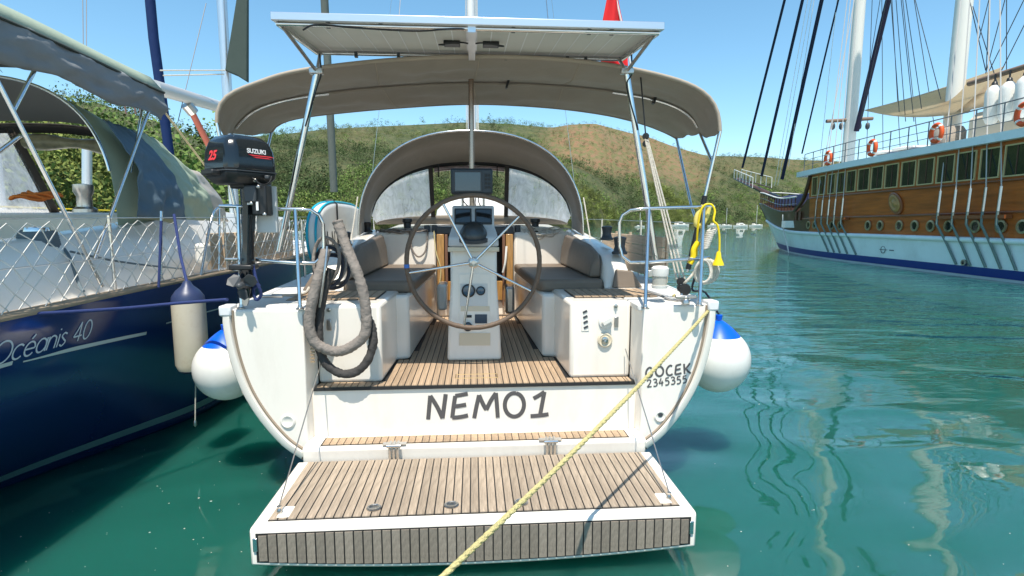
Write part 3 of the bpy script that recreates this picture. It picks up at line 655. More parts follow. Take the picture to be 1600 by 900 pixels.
def sag(a, b, t, k):
    out = []
    for i, (p, q) in enumerate(zip(a, b)):
        r = p.lerp(q, t); r.z -= k * sin(pi * t) * (1 + .8 * noise.noise(V(i * .22, t * 3, k))); out.append(r)
    return out
lip = [p + V(0, -.01, -.05 - .01 * noise.noise(V(i * .3, 0, 0))) for i, p in enumerate(bimA)]
rows = []
for k in range(27):
    t = k / 13; r_ = sag(bimA, bimM, t, .035) if t <= 1 else sag(bimM, bimF, t - 1, .03)
    e_ = sin(pi * min(1, (t if t <= 1 else 2 - t) * 1.0))
    rows.append([p + V(0, 0, (.016 * noise.noise(V(p.x * 2.2 + t, p.y * 7, 4)) + .012 * noise.noise(V(p.x * 7, p.y * 2.5 + p.x * 2, 8)) * (1 + abs(p.x))) * (abs(sin(pi * t)) * .9 + .1)) for p in r_])
bim = MB().loft(rows, caps=False, closed=False).build("bimini", CANV, Y1, sm=70, solid=.006)
T(bimA, .016, 8).build("canopy_hem", CANVL, bim, sm=60)
T(bimF, .013, 8).build("canopy_hem", CANV, bim, sm=60)
for ci in (19, 30, 41): T([r_[ci] + V(0, 0, -.004) for r_ in rows], .0045, 5).build("canopy_seam", CANVL, bim, sm=60)
for ci in (34, 52): MB().box(lerp(bimM[ci], bimA[ci], .1) + V(0, 0, -.045), (.02, .05, .07), Matrix.Rotation(.3, 3, 'Y')).build("canopy_strap", BLK, bim)
T([p + V(0, .0, -.026) for p in bimM[1:14]], .0125, 8).build("bimini_bow", STEEL, bim, sm=60)
T([p + V(0, .0, -.026) for p in bimM[47:60]], .0125, 8).build("bimini_bow", STEEL, bim, sm=60)
T([p + V(0, .0, -.022) for p in bimM[13:48]], .014, 8).build("bow_sleeve", CANV, bim, sm=60)
pvR = at(1074, 425, Y=4.55); pvL = V(-pvR.x - .03, pvR.y, pvR.z)
for pv, e in ((pvR, -1), (pvL, 0)):
    T([bimA[e], lerp(bimA[e], pv, .5), pv], .0145, 8).build("bimini_leg", STEEL, bim, sm=60)
    T([bimF[e], at(1080, 322, Y=5.1) if e == -1 else at(398, 320, Y=5.1), lerp(bimA[e], pv, .66)], .0135, 8).build("bimini_leg", STEEL, bim, sm=60)
    T([bimM[e] + V(0, 0, -.01), lerp(bimA[e], pv, .22)], .0125, 8).build("bimini_leg", STEEL, bim, sm=60)
T([lerp(bimA[-1], pvR, .45), lerp(bimA[-1], pvR, .98)], .022, 8).build("leg_cover", BLK, bim, sm=60)
# ---- solar panel on its poles
zs0, zs1 = 3.31, 3.395; ys0, ys1 = 3.66, 4.62
def sz(y): return lerp(zs0, zs1, (y - ys0) / (ys1 - ys0))
sp = MB()
for x0, x1 in ((-1.245, -.035), (-.005, 1.215)):
    sp.add([V(x, y, sz(y) + d) for x in (x0, x1) for y in (ys0, ys1) for d in (.012, .03)], [(0, 1, 3, 2), (4, 6, 7, 5), (0, 4, 5, 1), (2, 3, 7, 6), (0, 2, 6, 4), (1, 5, 7, 3)])
sol = sp.build("solar_panel", mat("panel_backing", (.62, .60, .55), .5, var=.05, vscale=2), Y1)
MB().add([V(x, y, sz(y) + .0315) for x, y in ((-1.23, ys0 + .03), (1.20, ys0 + .03), (1.20, ys1 - .03), (-1.23, ys1 - .03))], [(0, 1, 2, 3)]).build("cell_face", SCR, sol, fix=False)
for x in (-1.245, 1.215, -.042, .002):
    MB().add([V(x + dx, y, sz(y) + d) for dx in (-.016, .016) for y in (ys0, ys1) for d in (-.008, .034)], [(0, 1, 3, 2), (4, 6, 7, 5), (0, 4, 5, 1), (2, 3, 7, 6), (0, 2, 6, 4), (1, 5, 7, 3)]).build("panel_frame", ALU, sol)
for y in (ys0 - .01, ys1 + .01): MB().bb(-1.262, 1.232, y - .012, y + .012, sz(y) - .010, sz(y) + .037).build("panel_frame", ALU, sol, bev=.003)
T([V(-1.24, ys0 + .02, sz(ys0) - .022), V(1.21, ys0 + .02, sz(ys0) - .022)], .0135, 8).build("support_tube", STEEL, sol, sm=60)
T([V(-1.24, ys1 - .06, sz(ys1) - .022), V(1.21, ys1 - .06, sz(ys1) - .022)], .0135, 8).build("support_tube", STEEL, sol, sm=60)
for x in (-1.235, 1.205): T([V(x, ys0 + .02, sz(ys0) - .022), V(x, ys1 - .06, sz(ys1) - .022)], .0135, 8).build("support_tube", STEEL, sol, sm=60)
for k in range(1, 10):
    for x0, x1 in ((-1.245, -.035), (-.005, 1.215)):
        x = lerp(x0, x1, k / 10); q = MB().add([V(x + dx, y, sz(y) + .0095) for dx, y in ((-.004, ys0 + .03), (.004, ys0 + .03), (.004, ys1 - .03), (-.004, ys1 - .03))], [(0, 1, 2, 3)]); q.build("cell_gap", WHT, sol, fix=False)
for x in (-.165, .12):
    MB().bb(x - .06, x + .06, 4.15, 4.24, sz(4.2) - .018, sz(4.2) + .008).build("junction_box", BLK, sol, bev=.006)
    s_ = 1 if x > 0 else -1
    T(catmull([V(x + s_ * .05, 4.15, 3.33), V(x + s_ * .09, 4.12, 3.32), V(x + s_ * .06, 4.07, 3.31), V(x - s_ * .06, 4.07, 3.325), V(x - s_ * .14, 4.12, 3.33)], 5), .006, 6).build("cable", BLK, sol, sm=60)
T(catmull([V(-1.08, ys0 + .02, 3.255), V(-1.02, ys0 + .0, 3.277), V(-.93, ys0 + .0, 3.281), V(-.75, ys0, 3.270), V(-.55, ys0, 3.263), V(-.35, ys0, 3.26), V(-.16, ys0, 3.277), V(-.03, ys0 + .02, 3.285)], 5), .006, 6).build("cable", BLK, sol, sm=60)
MB().prism([V(-.045, ys0, 3.26), V(.005, ys0, 3.26), V(.005, ys0, 3.30), V(-.045, ys0, 3.30)], (0, ys1 - ys0, .085)).build("centre_bracket", ALU, sol)
for x in (-.93, -.6, .25, .75, .9):
    MB().bb(x - .012, x + .012, ys0 + .03, ys0 + .06, 3.28, 3.315).build("clamp", DGREY, sol); MB().bb(x - .012, x + .012, ys1 - .08, ys1 - .05, 3.345, 3.385).build("clamp", DGREY, sol)
for sgn, top, bot in ((-1, (495, 112), (438, 385)), (1, (979, 112), (1024, 400))):
    a, b = at(*top, Y=4.28), at(*bot, Y=4.30)
    b = a + (b - a) * 1.03
    pole = T([a + (a - b) * .02, b], .0235, 12).build("arch_pole", STEEL, sol, sm=60)
    T([a, lerp(a, V(sgn * 1.20 - .015, ys0 + .05, 3.285), 1)], .013, 8).build("arch_brace", STEELB, sol, sm=60)
    T([a, V(sgn * 1.19 - .015, ys1 - .08, 3.365)], .013, 8).build("arch_brace", STEELB, sol, sm=60)
    MB().box(a + V(0, -.01, 0), (.10, .05, .045)).build("pole_clamp", STEELB, sol, bev=.008)
    T(catmull([a + V(.03, -.02, .12), a + V(.035, -.02, -.02), a + V(.0, -.02, -.12), lerp(a, b, .3) + V(.01, -.03, 0)], 5), .006, 6).build("cable", BLK, pole, sm=60)
# ---- pushpit rails
def rail(name, lines, par=Y1, r=.0135):
    q = MB()
    for l in lines: q.tube(l, r, 8)
    return q.build(name, STEEL, par, sm=60)
DZ = 1.437
rt_top = [at(x, y, Y=yy) for x, y, yy in ((1116, 323, 4.12), (1060, 324, 4.1), (1005, 326, 4.1), (985, 328, 4.12), (973, 336, 4.14), (968, 348, 4.15), (968, 385, 4.15), (972, 400, 4.14), (985, 410, 4.12), (1010, 410, 4.1), (1060, 406, 4.1), (1108, 403, 4.12))]
rail("pushpit_rail", [rt_top])
for t_, b_ in (((1014, 326), (1008, 482)), ((1100, 324), (1093, 478))):
    a = at(*t_, Y=4.10); b = at(*b_, Z=DZ); T([a, V(b.x, b.y, DZ)], .0135, 8).build("pushpit_post", STEEL, Y1, sm=60); MB().lathe([(.03, 0), (.03, .006), (.018, .012), (.014, .03)], V(b.x, b.y, DZ), n=14).build("post_foot", STEELB, Y1, sm=50)
lt_top = [at(x, y, Y=yy) for x, y, yy in ((422, 326, 4.1), (470, 327, 4.1), (486, 328, 4.11), (498, 336, 4.13), (505, 350, 4.15), (506, 385, 4.15), (502, 402, 4.14), (492, 411, 4.12), (460, 411, 4.1), (400, 406, 4.1))]
rail("pushpit_rail", [lt_top])
rail("pushpit_rail", [[at(x, y, Y=4.1) for x, y in ((425, 325), (385, 323), (343, 322))]])
for t_, b_ in (((461, 327), (469, 483)), ((372, 322), (377, 482))):
    a = at(*t_, Y=4.10); b = at(*b_, Z=DZ); T([a, V(b.x, b.y, DZ)], .0135, 8).build("pushpit_post", STEEL, Y1, sm=60); MB().lathe([(.03, 0), (.03, .006), (.018, .012), (.014, .03)], V(b.x, b.y, DZ), n=14).build("post_foot", STEELB, Y1, sm=50)
# stanchions and lifelines
for sgn in (1, -1):
    for y in (6.0, 8.0, 10.0): T([V(sgn * (sheer(y) - .06), y, deckz(y)), V(sgn * (sheer(y) - .05), y, deckz(y) + .62)], .0125, 8).build("stanchion", STEEL, Y1, sm=60)
    for h in (.33, .61): T([V(sgn * (sheer(y) - .05), y, deckz(y) + h) for y in (4.15, 6, 8, 10, 12)], .0035, 5).build("lifeline", STEELB, Y1)
# winches on the coaming, each a drum on a base
def winch(par, p, r, h, m=None):
    MB().lathe([(r * 1.25, 0), (r * 1.25, .02), (r, .03), (r * .82, h * .45), (r * .95, h * .8), (r * 1.05, h * .86), (r * 1.05, h * .94), (r * .6, h), (0, h)], p, n=20).build("winch", m or BLK, par, sm=45)
winch(Y1, at(948, 375, Y=5.75) - V(0, 0, .0), .055, .15, DGREY); winch(Y1, at(968, 397, Y=5.2), .06, .17, DGREY)
winch(Y1, V(-1.34, 5.75, 1.81), .055, .15, DGREY); winch(Y1, V(-1.33, 6.9, 1.93), .05, .13)
for x in (-.87, .79): MB().lathe([(.06, 0), (.06, .03), (.045, .05), (.05, .12), (.065, .13), (.065, .17), (0, .18)], V(x, 7.15, 1.93), n=18).build("winch", BLK, Y1, sm=45)
for x in (-.62, -.52, .45, .56): MB().bb(x - .035, x + .035, 7.12, 7.24, 1.93, 2.02).build("rope_clutch", DGREY, Y1, bev=.01)
# stay wires that hold the platform
for sgn, top in ((-1, (508, 545)), (1, (977, 545))):
    T([at(*top, Y=4.12), V(sgn * 1.165, 3.09, ZP + .055)], .0045, 6).build("platform_stay", STEELB, Y1, sm=60)
# fold-down legs under the cockpit table, black frames on either side of the companionway
MB().bb(-.44, -.33, 6.2, 6.55, 1.05, 1.35).build("cockpit_box", GEL, Y1, bev=.03); MB().bb(.34, .45, 6.2, 6.55, 1.0, 1.32).build("cockpit_box", STEELB, Y1, bev=.03)
# ------------------------------------------------------------------ loose things on and around the white yacht
# cushions
def cushion(poly, z0, z1, label, rot=None):
    return MB().prism([V(x, y, z0) for x, y in poly], (0, 0, z1 - z0)).build("seat_cushion", CUSH, bev=.035, seg=4, label=label, category="cushion", group="brown cockpit cushions")
cushion([(-.50, 7.0), (-.56, 5.06), (-.62, 4.98), (-1.19, 4.98), (-1.19, 7.0)], 1.412, 1.525, "flat brown vinyl seat cushion on the bench left of the steering wheel")
cushion([(.50, 7.0), (.56, 5.06), (.62, 4.98), (1.19, 4.98), (1.19, 7.0)], 1.412, 1.525, "flat brown vinyl seat cushion on the bench right of the steering wheel")
for sgn, nm in ((-1, "upright brown vinyl back cushion behind the bench left of the wheel"), (1, "upright brown vinyl back cushion behind the bench right of the wheel")):
    rr = []
    for y, zt in ((5.12, 1.70), (5.2, 1.77), (5.5, 1.83), (6.2, 1.87), (6.9, 1.90)):
        rr.append([V(sgn * x, y, z) for x, z in ((1.195, 1.53), (1.08, 1.53), (1.10, lerp(1.53, zt, .6)), (1.14, zt), (1.188, zt))])
    MB().loft(rr).build("back_cushion", CUSH, bev=.03, seg=3, label=nm, category="cushion", group="brown cockpit cushions")
    MB().prism([V(sgn * 1.26, 4.93, 1.449), V(sgn * 1.55, 4.93, 1.449), V(sgn * 1.46, 4.965, 1.60), V(sgn * 1.30, 4.965, 1.62)], (0, .03, 0)).build("cushion_end_sheet", CUSH, bev=.012, label="brown sheet added for the shaded cushion end by the coaming at " + ("left" if sgn < 0 else "right"), category="cushion end")  # added sheet that stands in for the shaded end of the cushion
# ball fenders
def ball_fender(c, R, label):
    t = thing("ball_fender", c - V(0, 0, R * 1.15), label, "fender", "round white fenders on the yacht's quarters")
    pr = [(R * .25, 1.28), (R * .45, 1.15), (R * .72, .85)]
    body = [(0, -1.06 * R)] + [(R * sin(a) * 1.0, -R * cos(a) * (1.06 if cos(a) > 0 else 1.0)) for a in np.linspace(.15, 2.42, 18)]
    MB().lathe(body, c, n=32).build("fender_body", FENW, t, sm=80)
    a0 = 2.42; MB().lathe([(R * sin(a0) * 1.001, -R * cos(a0)), (R * .56, R * .86), (R * .42, R * 1.0), (R * .26, R * 1.13), (R * .13, R * 1.22), (0, R * 1.23)], c, n=32).build("blue_end", FENB, t, sm=80)
    MB().lathe([(R * .09, R * 1.25), (R * .11, R * 1.4), (0, R * 1.42)], c, n=12).build("eye", FENB, t, sm=60)
    return t
ball_fender(V(-2.02, 4.45, .89), .25, "round white fender with blue cap squeezed between the two yachts")
ball_fender(V(2.09, 4.5, .875), .275, "round white fender with blue cap hanging over open water")
T([V(-2.02, 4.45, 1.24), V(-1.84, 4.45, 1.46), V(-1.80, 4.3, 1.47)], .009, 6).build("fender_line", ROPEB, label="blue line holding the fender between the two yachts", category="rope")
T(catmull([V(2.09, 4.5, 1.26), V(1.95, 4.48, 1.46), V(1.80, 4.4, 1.50), V(1.76, 4.14, 1.75)], 5), .009, 6).build("fender_line", ROPEK, label="dark line from the rail down to the fender over open water", category="rope")
# yellow mooring rope to the quay
ra, rb = at(1112, 480, Y=4.02), V(-.42, 1.05, .93)
rb = CAM + (at(665, 900, Y=1.75) - CAM); dv = rb - ra; re = rb + dv * .42
mr_ = thing("mooring_rope", (re.x, re.y, re.z), "thick yellow mooring rope running from the right stern corner towards the camera", "rope")
pts = [ra + (re - ra) * t - V(0, 0, .075 * sin(pi * t)) for t in np.linspace(0, 1, 40)]
pl = []; 
for k in range(300):
    t = k / 299; pl.append(ra + (re - ra) * t - V(0, 0, .075 * sin(pi * t)))
tv = (re - ra).normalized(); tu = tv.cross(V(0, 0, 1)).normalized(); tw = tv.cross(tu)
for q_ in range(3): T([p + (tu * cos(k * .8 + q_ * 2.094) + tw * sin(k * .8 + q_ * 2.094)) * (.0054 + .0006 * noise.noise(V(k * .2, q_, 0))) for k, p in enumerate(pl)], .0078, 6).build("rope_strand", ROPEY, mr_, sm=70)
T(catmull([ra, ra + V(.02, .03, .03), ra + V(-.01, .16, .02), ra + V(-.12, .33, .01), ra + V(-.17, .36, .05)], 5), .0155, 8).build("rope_tail", ROPEY, mr_, sm=80)
bl = thing("mooring_bollard", (re.x, re.y - .1, .72), "iron bollard on the quay that takes the yellow rope", "bollard")
MB().lathe([(.11, 0), (.11, .02), (.07, .05), (.065, re.z - .74), (.10, re.z - .66), (.10, re.z - .63), (0, re.z - .60)], V(re.x, re.y - .07, .72), n=20).build("bollard_post", mat("cast_iron", (.05, .05, .05), .5, .6), bl, sm=45)
# fairleads at the stern corners
for sgn in (1, -1): MB().bb(sgn * 1.74, sgn * 1.825, 3.935, 4.06, 1.39, 1.465).build("fairlead", ALUW, Y1, bev=.012)
# outboard motor on the left rail
OM = thing("outboard_motor", at(382, 482, Y=4.0), "black outboard motor marked 25 clamped to the left stern rail", "outboard motor")
def om(px, py, d=0): return at(px, py, Y=4.0 + d)
oc = om(376, 262); s_ = 4.0 / 850
th = radians(56); ux = V(cos(th), sin(th), 0); uy = V(-sin(th), cos(th), 0)    # the cowl stands turned on the rail
def cowl_ring(z, a, b, dx=0, ch=.28):
    P = []
    for (x, y) in ((-1, -1 + ch), (-1 + ch, -1), (1 - ch * .7, -1), (1, -1 + ch), (1, 1 - ch), (1 - ch, 1), (-1 + ch, 1), (-1, 1 - ch)): P.append(V(oc.x, oc.y, 0) + ux * (x * a + dx) + uy * y * b + V(0, 0, z))
    return P
zb = oc.z
cow = MB().loft([cowl_ring(zb - .035, .192, .165), cowl_ring(zb + .02, .192, .165), cowl_ring(zb + .11, .182, .157), cowl_ring(zb + .165, .162, .14, .0), cowl_ring(zb + .20, .125, .11, .0), cowl_ring(zb + .212, .09, .08)]).build("cowl", BLKG, OM, bev=.018, seg=3)
MB().loft([cowl_ring(zb - .038, .194, .167), cowl_ring(zb - .075, .185, .16), cowl_ring(zb - .12, .14, .12)]).build("lower_cowl", BLK, OM, bev=.01)
MB().loft([cowl_ring(zb - .030, .197, .17), cowl_ring(zb - .038, .197, .17)]).build("cowl_seam", DGREY, OM)
MB().box(V(oc.x, oc.y, zb - .05) - ux * .20, (.10, .13, .035), Matrix.Rotation(th, 3, 'Z')).build("tiller_grip", BLK, OM, bev=.01)
for k, (px, py, w_, h_2) in enumerate(((395, 281, .11, .06), (382, 290, .16, .05), (408, 284, .09, .07), (370, 284, .12, .04))): MB().box(om(px, py, .03 * k), (w_, .12, h_2), Matrix.Rotation(th + .3 * k, 3, 'Z')).build("engine_bracket", BLK, OM, bev=.012)
leg = [(388, 288, .05), (388, 330, .042), (387, 380, .036), (386, 405, .04), (386, 425, .05), (387, 440, .038), (389, 465, .018)]
MB().loft([[om(px, py, .02) + V(x * r, y * r * 1.2, 0) for x, y in ((-1, -.4), (-.4, -1), (.4, -1), (1, -.4), (1, .6), (.3, 1), (-.3, 1), (-1, .6))] for px, py, r in leg]).build("leg", BLKG, OM, sm=50)
MB().bb(*(lambda a, b: (a.x, b.x, 3.94, 4.06, a.z, b.z))(om(399, 337), om(420, 288))).build("clamp_bracket", BLK, OM, bev=.012)
MB().bb(*(lambda a, b: (a.x, b.x, 4.065, 4.10, a.z, b.z))(om(396, 364), om(425, 290))).build("mounting_board", mat("grey_board", (.55, .55, .53), .5), OM, bev=.006)
MB().box(om(381, 417), (.16, .14, .035)).build("anti_ventilation_plate", BLK, OM, bev=.008)
gc = om(382, 443); MB().lathe([(0, -.12), (.03, -.09), (.042, -.02), (.04, .06), (.025, .12), (0, .14)], gc, (.25, -1, 0), 14).build("gearcase", BLK, OM, sm=60)
pc = gc + V(.03, -.11, 0)
for k in range(3):
    a = 2 * pi * k / 3 + .5; e = V(cos(a), 0, sin(a)); f = V(-sin(a), 0, cos(a))
    P = [pc + e * .02 - f * .015, pc + e * .05 - f * .042 + V(0, .02, 0), pc + e * .092 - f * .03 + V(0, .025, 0), pc + e * .105 + f * .012, pc + e * .085 + f * .045 - V(0, .025, 0), pc + e * .04 + f * .035 - V(0, .02, 0), pc + e * .02 + f * .015]
    MB().add(P, [tuple(range(7))]).build("propeller_blade", DGREY, OM, solid=.006)
MB().lathe([(0, -.03), (.022, -.02), (.024, .05), (.012, .07), (0, .07)], pc + V(0, 0, 0), (0, -1, 0), 12).build("propeller_hub", DGREY, OM, sm=60)
MB().prism([om(377, 452), om(392, 452), om(386, 478), om(379, 478)], (0, .02, 0)).build("skeg", STEELB, OM)
MB().box(om(370, 418, -.03), (.07, .05, .045)).build("shift_housing", STEELB, OM, bev=.012)
T(catmull([om(421, 312, .1), om(428, 325, .1), om(430, 345, .1), om(424, 362, .1)], 5), .014, 8).build("fuel_line", RED, OM, sm=60)
MB().box(om(388, 312, -.05), (.018, .004, .07)).build("warning_label", WHT, OM); MB().box(om(402, 322, -.075), (.016, .004, .06)).build("warning_label", WHT, OM)
MB().box(om(392, 303, -.06), (.085, .05, .12)).build("swivel_bracket", DGREY, OM, bev=.012)
for px, py in ((399, 282), (404, 292), (393, 318), (414, 335)): MB().lathe([(.012, 0), (.012, .012), (.006, .016), (0, .016)], om(px, py, -.09), (0, -1, 0), 8).build("bolt", STEELB, OM, sm=40)
T(catmull([om(392, 276, -.1), om(408, 288, -.13), om(420, 286, -.08), om(424, 276, -.02)], 6), .006, 6).build("control_cable", BLK, OM, sm=60)
MB().box(om(418, 277, -.04), (.03, .04, .025)).build("starter_handle", DGREY, OM, bev=.006)
T([om(372, 405, -.05), om(352, 405, -.05)], .01, 6).build("clamp_screw", STEELB, OM, sm=60)
def word(txt, size, M, m, par, name, bold=0, shear=0, cx=1.0):
    cu = bpy.data.curves.new(name, 'FONT'); cu.body = txt; cu.size = size; cu.extrude = .0008; cu.offset = bold; cu.shear = shear
    o = bpy.data.objects.new(name, cu); COL.objects.link(o); dg = bpy.context.evaluated_depsgraph_get(); me = bpy.data.meshes.new_from_object(o.evaluated_get(dg))
    bpy.data.objects.remove(o); off = root_off(par)
    for v in me.vertices: v.co = M @ V(v.co.x * cx, v.co.y, v.co.z) - off
    me.materials.clear(); me.materials.append(m); q = bpy.data.objects.new(name, me); COL.objects.link(q); q.parent = par; return q
def frame(o, xa, ya): xa = xa.normalized(); ya = (ya - xa * ya.dot(xa)).normalized(); z = xa.cross(ya); return Matrix((( xa.x, ya.x, z.x, o.x), (xa.y, ya.y, z.y, o.y), (xa.z, ya.z, z.z, o.z), (0, 0, 0, 1)))
fo = V(oc.x, oc.y, 0) - uy * .1635
tilt = V(0, 0, 1) + uy * .085
word("SUZUKI", .042, frame(fo - ux * .055 + uy * .001 + V(0, 0, zb + .088), ux, tilt), WHT, OM, "maker_lettering", .0012, 0, 1.0)
for k, (a, b, z, h) in enumerate(((-.05, .15, .070, .007), (-.02, .13, .058, .006))):
    MB().prism([fo + ux * (a + .03) + uy * .001 + V(0, 0, zb + z), fo + ux * b + uy * .001 + V(0, 0, zb + z), fo + ux * (b - .03) + uy * .0015 + V(0, 0, zb + z + h), fo + ux * a + uy * .0015 + V(0, 0, zb + z + h)], -uy * .004).build("red_stripe", REDL, OM)
so_ = V(oc.x, oc.y, 0) - ux * .1915
word("25", .085, frame(so_ + uy * .062 + V(0, 0, zb + .038), -uy, V(0, 0, 1) + ux * .1), REDL, OM, "power_number", .003, .25, 1.0)
T(catmull([om(395, 415, -.02), om(401, 440, -.03), om(408, 460, 0), om(400, 468, .02), om(396, 452, .02), om(405, 445, 0)], 6), .012, 7).build("safety_line", ROPEB, OM, sm=60)
# padded cable loop hanging on the rail
cb_ = thing("padded_cable_loop", at(530, 590, Y=4.0), "thick grey quilted shore cable looped over the left stern rail", "cable")
def sl_(px, y0=3.98, r=.037): 
    P = catmull([at(x, y, Y=y0 + d) for x, y, d in px], 7); return MB().tube(P, [r * (1 + .16 * noise.noise(V(i * .9, r * 50, 2)) + .07 * (i % 2)) for i in range(len(P))], 12)
sl_(((509, 392, .10), (500, 425, .02), (489, 465, -.02), (483, 505, -.03), (490, 532, -.03), (508, 545, -.02), (530, 549, -.02), (552, 540, -.02), (570, 522, -.02), (572, 490, -.01), (567, 455, 0), (556, 420, .03), (543, 390, .08), (532, 360, .12), (527, 345, .13))).build("cable_sleeve", SLEEVE, cb_, sm=80)
sl_(((518, 420, .09), (506, 455, .06), (499, 495, .05), (498, 530, .03), (503, 556, .02), (514, 573, .01), (535, 584, .0), (558, 580, .0), (575, 562, 0), (583, 535, .02), (581, 512, .04), (574, 495, .07)), r=.031).build("cable_sleeve", mat("dark_padded_sleeve", (.05, .046, .043), .85, bump=.9, bscale=22), cb_, sm=80)
T(catmull([at(511, 385, Y=4.0), at(508, 420, Y=3.95), at(503, 455, Y=3.95), at(499, 480, Y=3.96)], 8), .008, 6).build("chain", STEELB, cb_, sm=60)
# coiled cloth and rope hanging behind it
cq = thing("rope_bundle", at(520, 430, Y=4.5), "dark grey bundle of coiled rope hung inside the left stern rail", "rope")
for k in range(5):
    c = at(510 + k * 3, 405 + (k % 2) * 8, Y=4.35 + .03 * k)
    T([c + V(cos(a) * (.10 + .01 * k), .02 * sin(3 * a), sin(a) * (.17 - .012 * k) - .02 * k) for a in np.linspace(0, 2 * pi, 26, endpoint=False)], .014, 7, closed=True).build("rope_turn", ROPEK if k % 2 else SLEEVE, cq, sm=70)
# inflatable board stowed on edge along the left lifelines
sb = thing("paddle_board", V(-1.72, 6.1, 1.47), "white inflatable paddle board with turquoise edge stripes stowed on its side", "paddle board")
out = []
L0, L1, H0 = 5.95, 8.6, .80
for k in range(48):
    a = 2 * pi * k / 48; c, s = cos(a), sin(a); out.append(((L0 + L1) / 2 + (L1 - L0) / 2 * math.copysign(abs(c) ** .62, c), 1.50 + H0 / 2 + H0 / 2 * math.copysign(abs(s) ** .8, s)))
def bring(dx, k): 
    cy, cz = (L0 + L1) / 2, 1.50 + H0 / 2
    return [V(-1.74 + dx, cy + (y - cy) * (1 - k / 1.3), cz + (z - cz) * (1 - k / .4)) for y, z in out]
MB().loft([bring(-.075, .06), bring(-.065, .02), bring(-.04, 0), bring(.04, 0), bring(.065, .02), bring(.075, .06)]).build("board_body", FENW, sb, sm=60)
TURQ = mat("turquoise_stripe", (.0, .38, .52), .4)
for dx in (-.045, .045): T([p + V(0, 0, 0) for p in bring(dx, -.004)], .014, 6, closed=True).build("edge_stripe", TURQ, sb, sm=60)
T([V(-1.655, 6.75, 1.48), V(-1.655, 6.75, 2.27), V(-1.70, 6.75, 2.315), V(-1.78, 6.75, 2.315), V(-1.825, 6.75, 2.27), V(-1.825, 6.75, 1.48)], .010, 6).build("lashing_strap", BLK, sb)
for k, (y0, y1) in enumerate(((6.15, 6.2), (6.2, 6.25), (6.25, 6.3), (6.3, 6.35), (6.5, 6.5), (6.5, 6.62), (6.62, 6.62), (6.8, 6.9), (6.9, 7.0))):
    up_ = k % 2; T([V(-1.661, y0, 1.95 if up_ else 1.72), V(-1.661, y1, 1.72 if up_ else 1.95)], .012, 6, flat=(V(1, 0, 0), .2)).build("letter_stroke", BLK, sb)
# gangplank lashed along the right lifelines
gp = thing("gangplank", V(1.80, 5.2, 1.46), "wooden gangplank stowed upright along the right lifelines", "gangplank")
PLK = mat("pale_weathered_board", (.56, .43, .30), .8, var=.2, vscale=6, stretch=(6, .5, 6), rnd=.1, bump=.3, bscale=40)
for k in range(4):
    for j in range(4):
        y0 = 5.15 + j * .62; MB().bb(1.80, 1.835, y0 + .004, y0 + .612, 1.50 + k * .105, 1.50 + k * .105 + .098).build("plank", PLK, gp, bev=.004)
for j in range(5): MB().bb(1.84, 1.86, 5.17 + j * .62 - .03, 5.17 + j * .62 + .03, 1.47, 1.94).build("batten", PLK, gp)
# lifebuoy light, rescue sling, coils and tackle at the right stern corner
ll = thing("rescue_light", at(1030, 440, Y=4.1), "white capped rescue light hung on the right stern rail", "lamp")
c = at(1031, 431, Y=4.08); MB().lathe([(.062, .0), (.066, .02), (.066, .06), (.05, .075), (0, .08)], c, n=24).build("cap", FENW, ll, sm=45); MB().lathe([(.055, -.072), (.056, 0)], c, n=24).build("lens", mat("clear_plastic_lens", (.55, .53, .46), .15, alpha=.75), ll, sm=60); MB().lathe([(.0, -.10), (.058, -.095), (.062, -.072), (.05, -.07)], c, n=24).build("base", FENW, ll, sm=45)
MB().box(c + V(-.075, 0, .02), (.04, .03, .05)).build("bracket", STEELB, ll, bev=.005)
ys = thing("rescue_sling", at(1121, 418, Y=4.1), "bright yellow throw line with bell shaped float on the right stern rail", "rescue sling")
T(catmull([at(x, y, Y=yy) for x, y, yy in ((1088, 400, 4.15), (1090, 360, 4.1), (1095, 330, 4.08), (1102, 320, 4.07), (1112, 320, 4.06), (1117, 330, 4.05), (1115, 345, 4.04), (1121, 352, 4.04), (1124, 370, 4.04), (1124, 395, 4.04))], 6), .008, 8).build("line", YEL, ys, sm=70)
T(catmull([at(x, y, Y=4.12) for x, y in ((1099, 322), (1090, 335), (1088, 350), (1096, 352), (1104, 338), (1108, 323))], 6), .02, 8).build("line", mat("pale_yellow_strap", (.72, .60, .16), .6), ys, sm=70)
T(catmull([at(x, y, Y=4.12) for x, y in ((1091, 378), (1084, 390), (1083, 402), (1078, 412))], 6), .022, 8).build("line", YEL, ys, sm=70)
MB().lathe([(.011, .0), (.016, -.01), (.022, -.05), (.04, -.09), (.043, -.105), (.0, -.108)], at(1123, 393, Y=4.04), n=18).build("float", YEL, ys, sm=50)
rc = thing("rope_coil", at(1100, 440, Y=4.1), "pale grey rope coil hung on the right stern post", "rope")
for k in range(6):
    c = at(1098 + k * 1.6, 424, Y=4.02 + .018 * k); T([c + V(cos(a) * (.062 + .004 * k), .012 * sin(2 * a + k), sin(a) * (.085 + .004 * (k % 3))) for a in np.linspace(0, 2 * pi, 24, endpoint=False)], .0095, 6, closed=True).build("rope_turn", ROPEW, rc, sm=70)
P = []
for k in range(90):
    a = k * .75; t = k / 89; c = lerp(at(1112, 358, Y=4.06), at(1100, 390, Y=4.04), t); P.append(c + V(cos(a) * .03, sin(a) * .03, cos(a) * .012))
T(P, .008, 6).build("rope_wrap", ROPEW, rc, sm=70)
bt = thing("backstay_tackle", at(1065, 470, Y=4.15), "white rope tackle with black blocks leading down to the right stern corner", "rope tackle")
tb, bb_ = at(1009, 213, Y=4.55), at(1064, 440, Y=4.15)
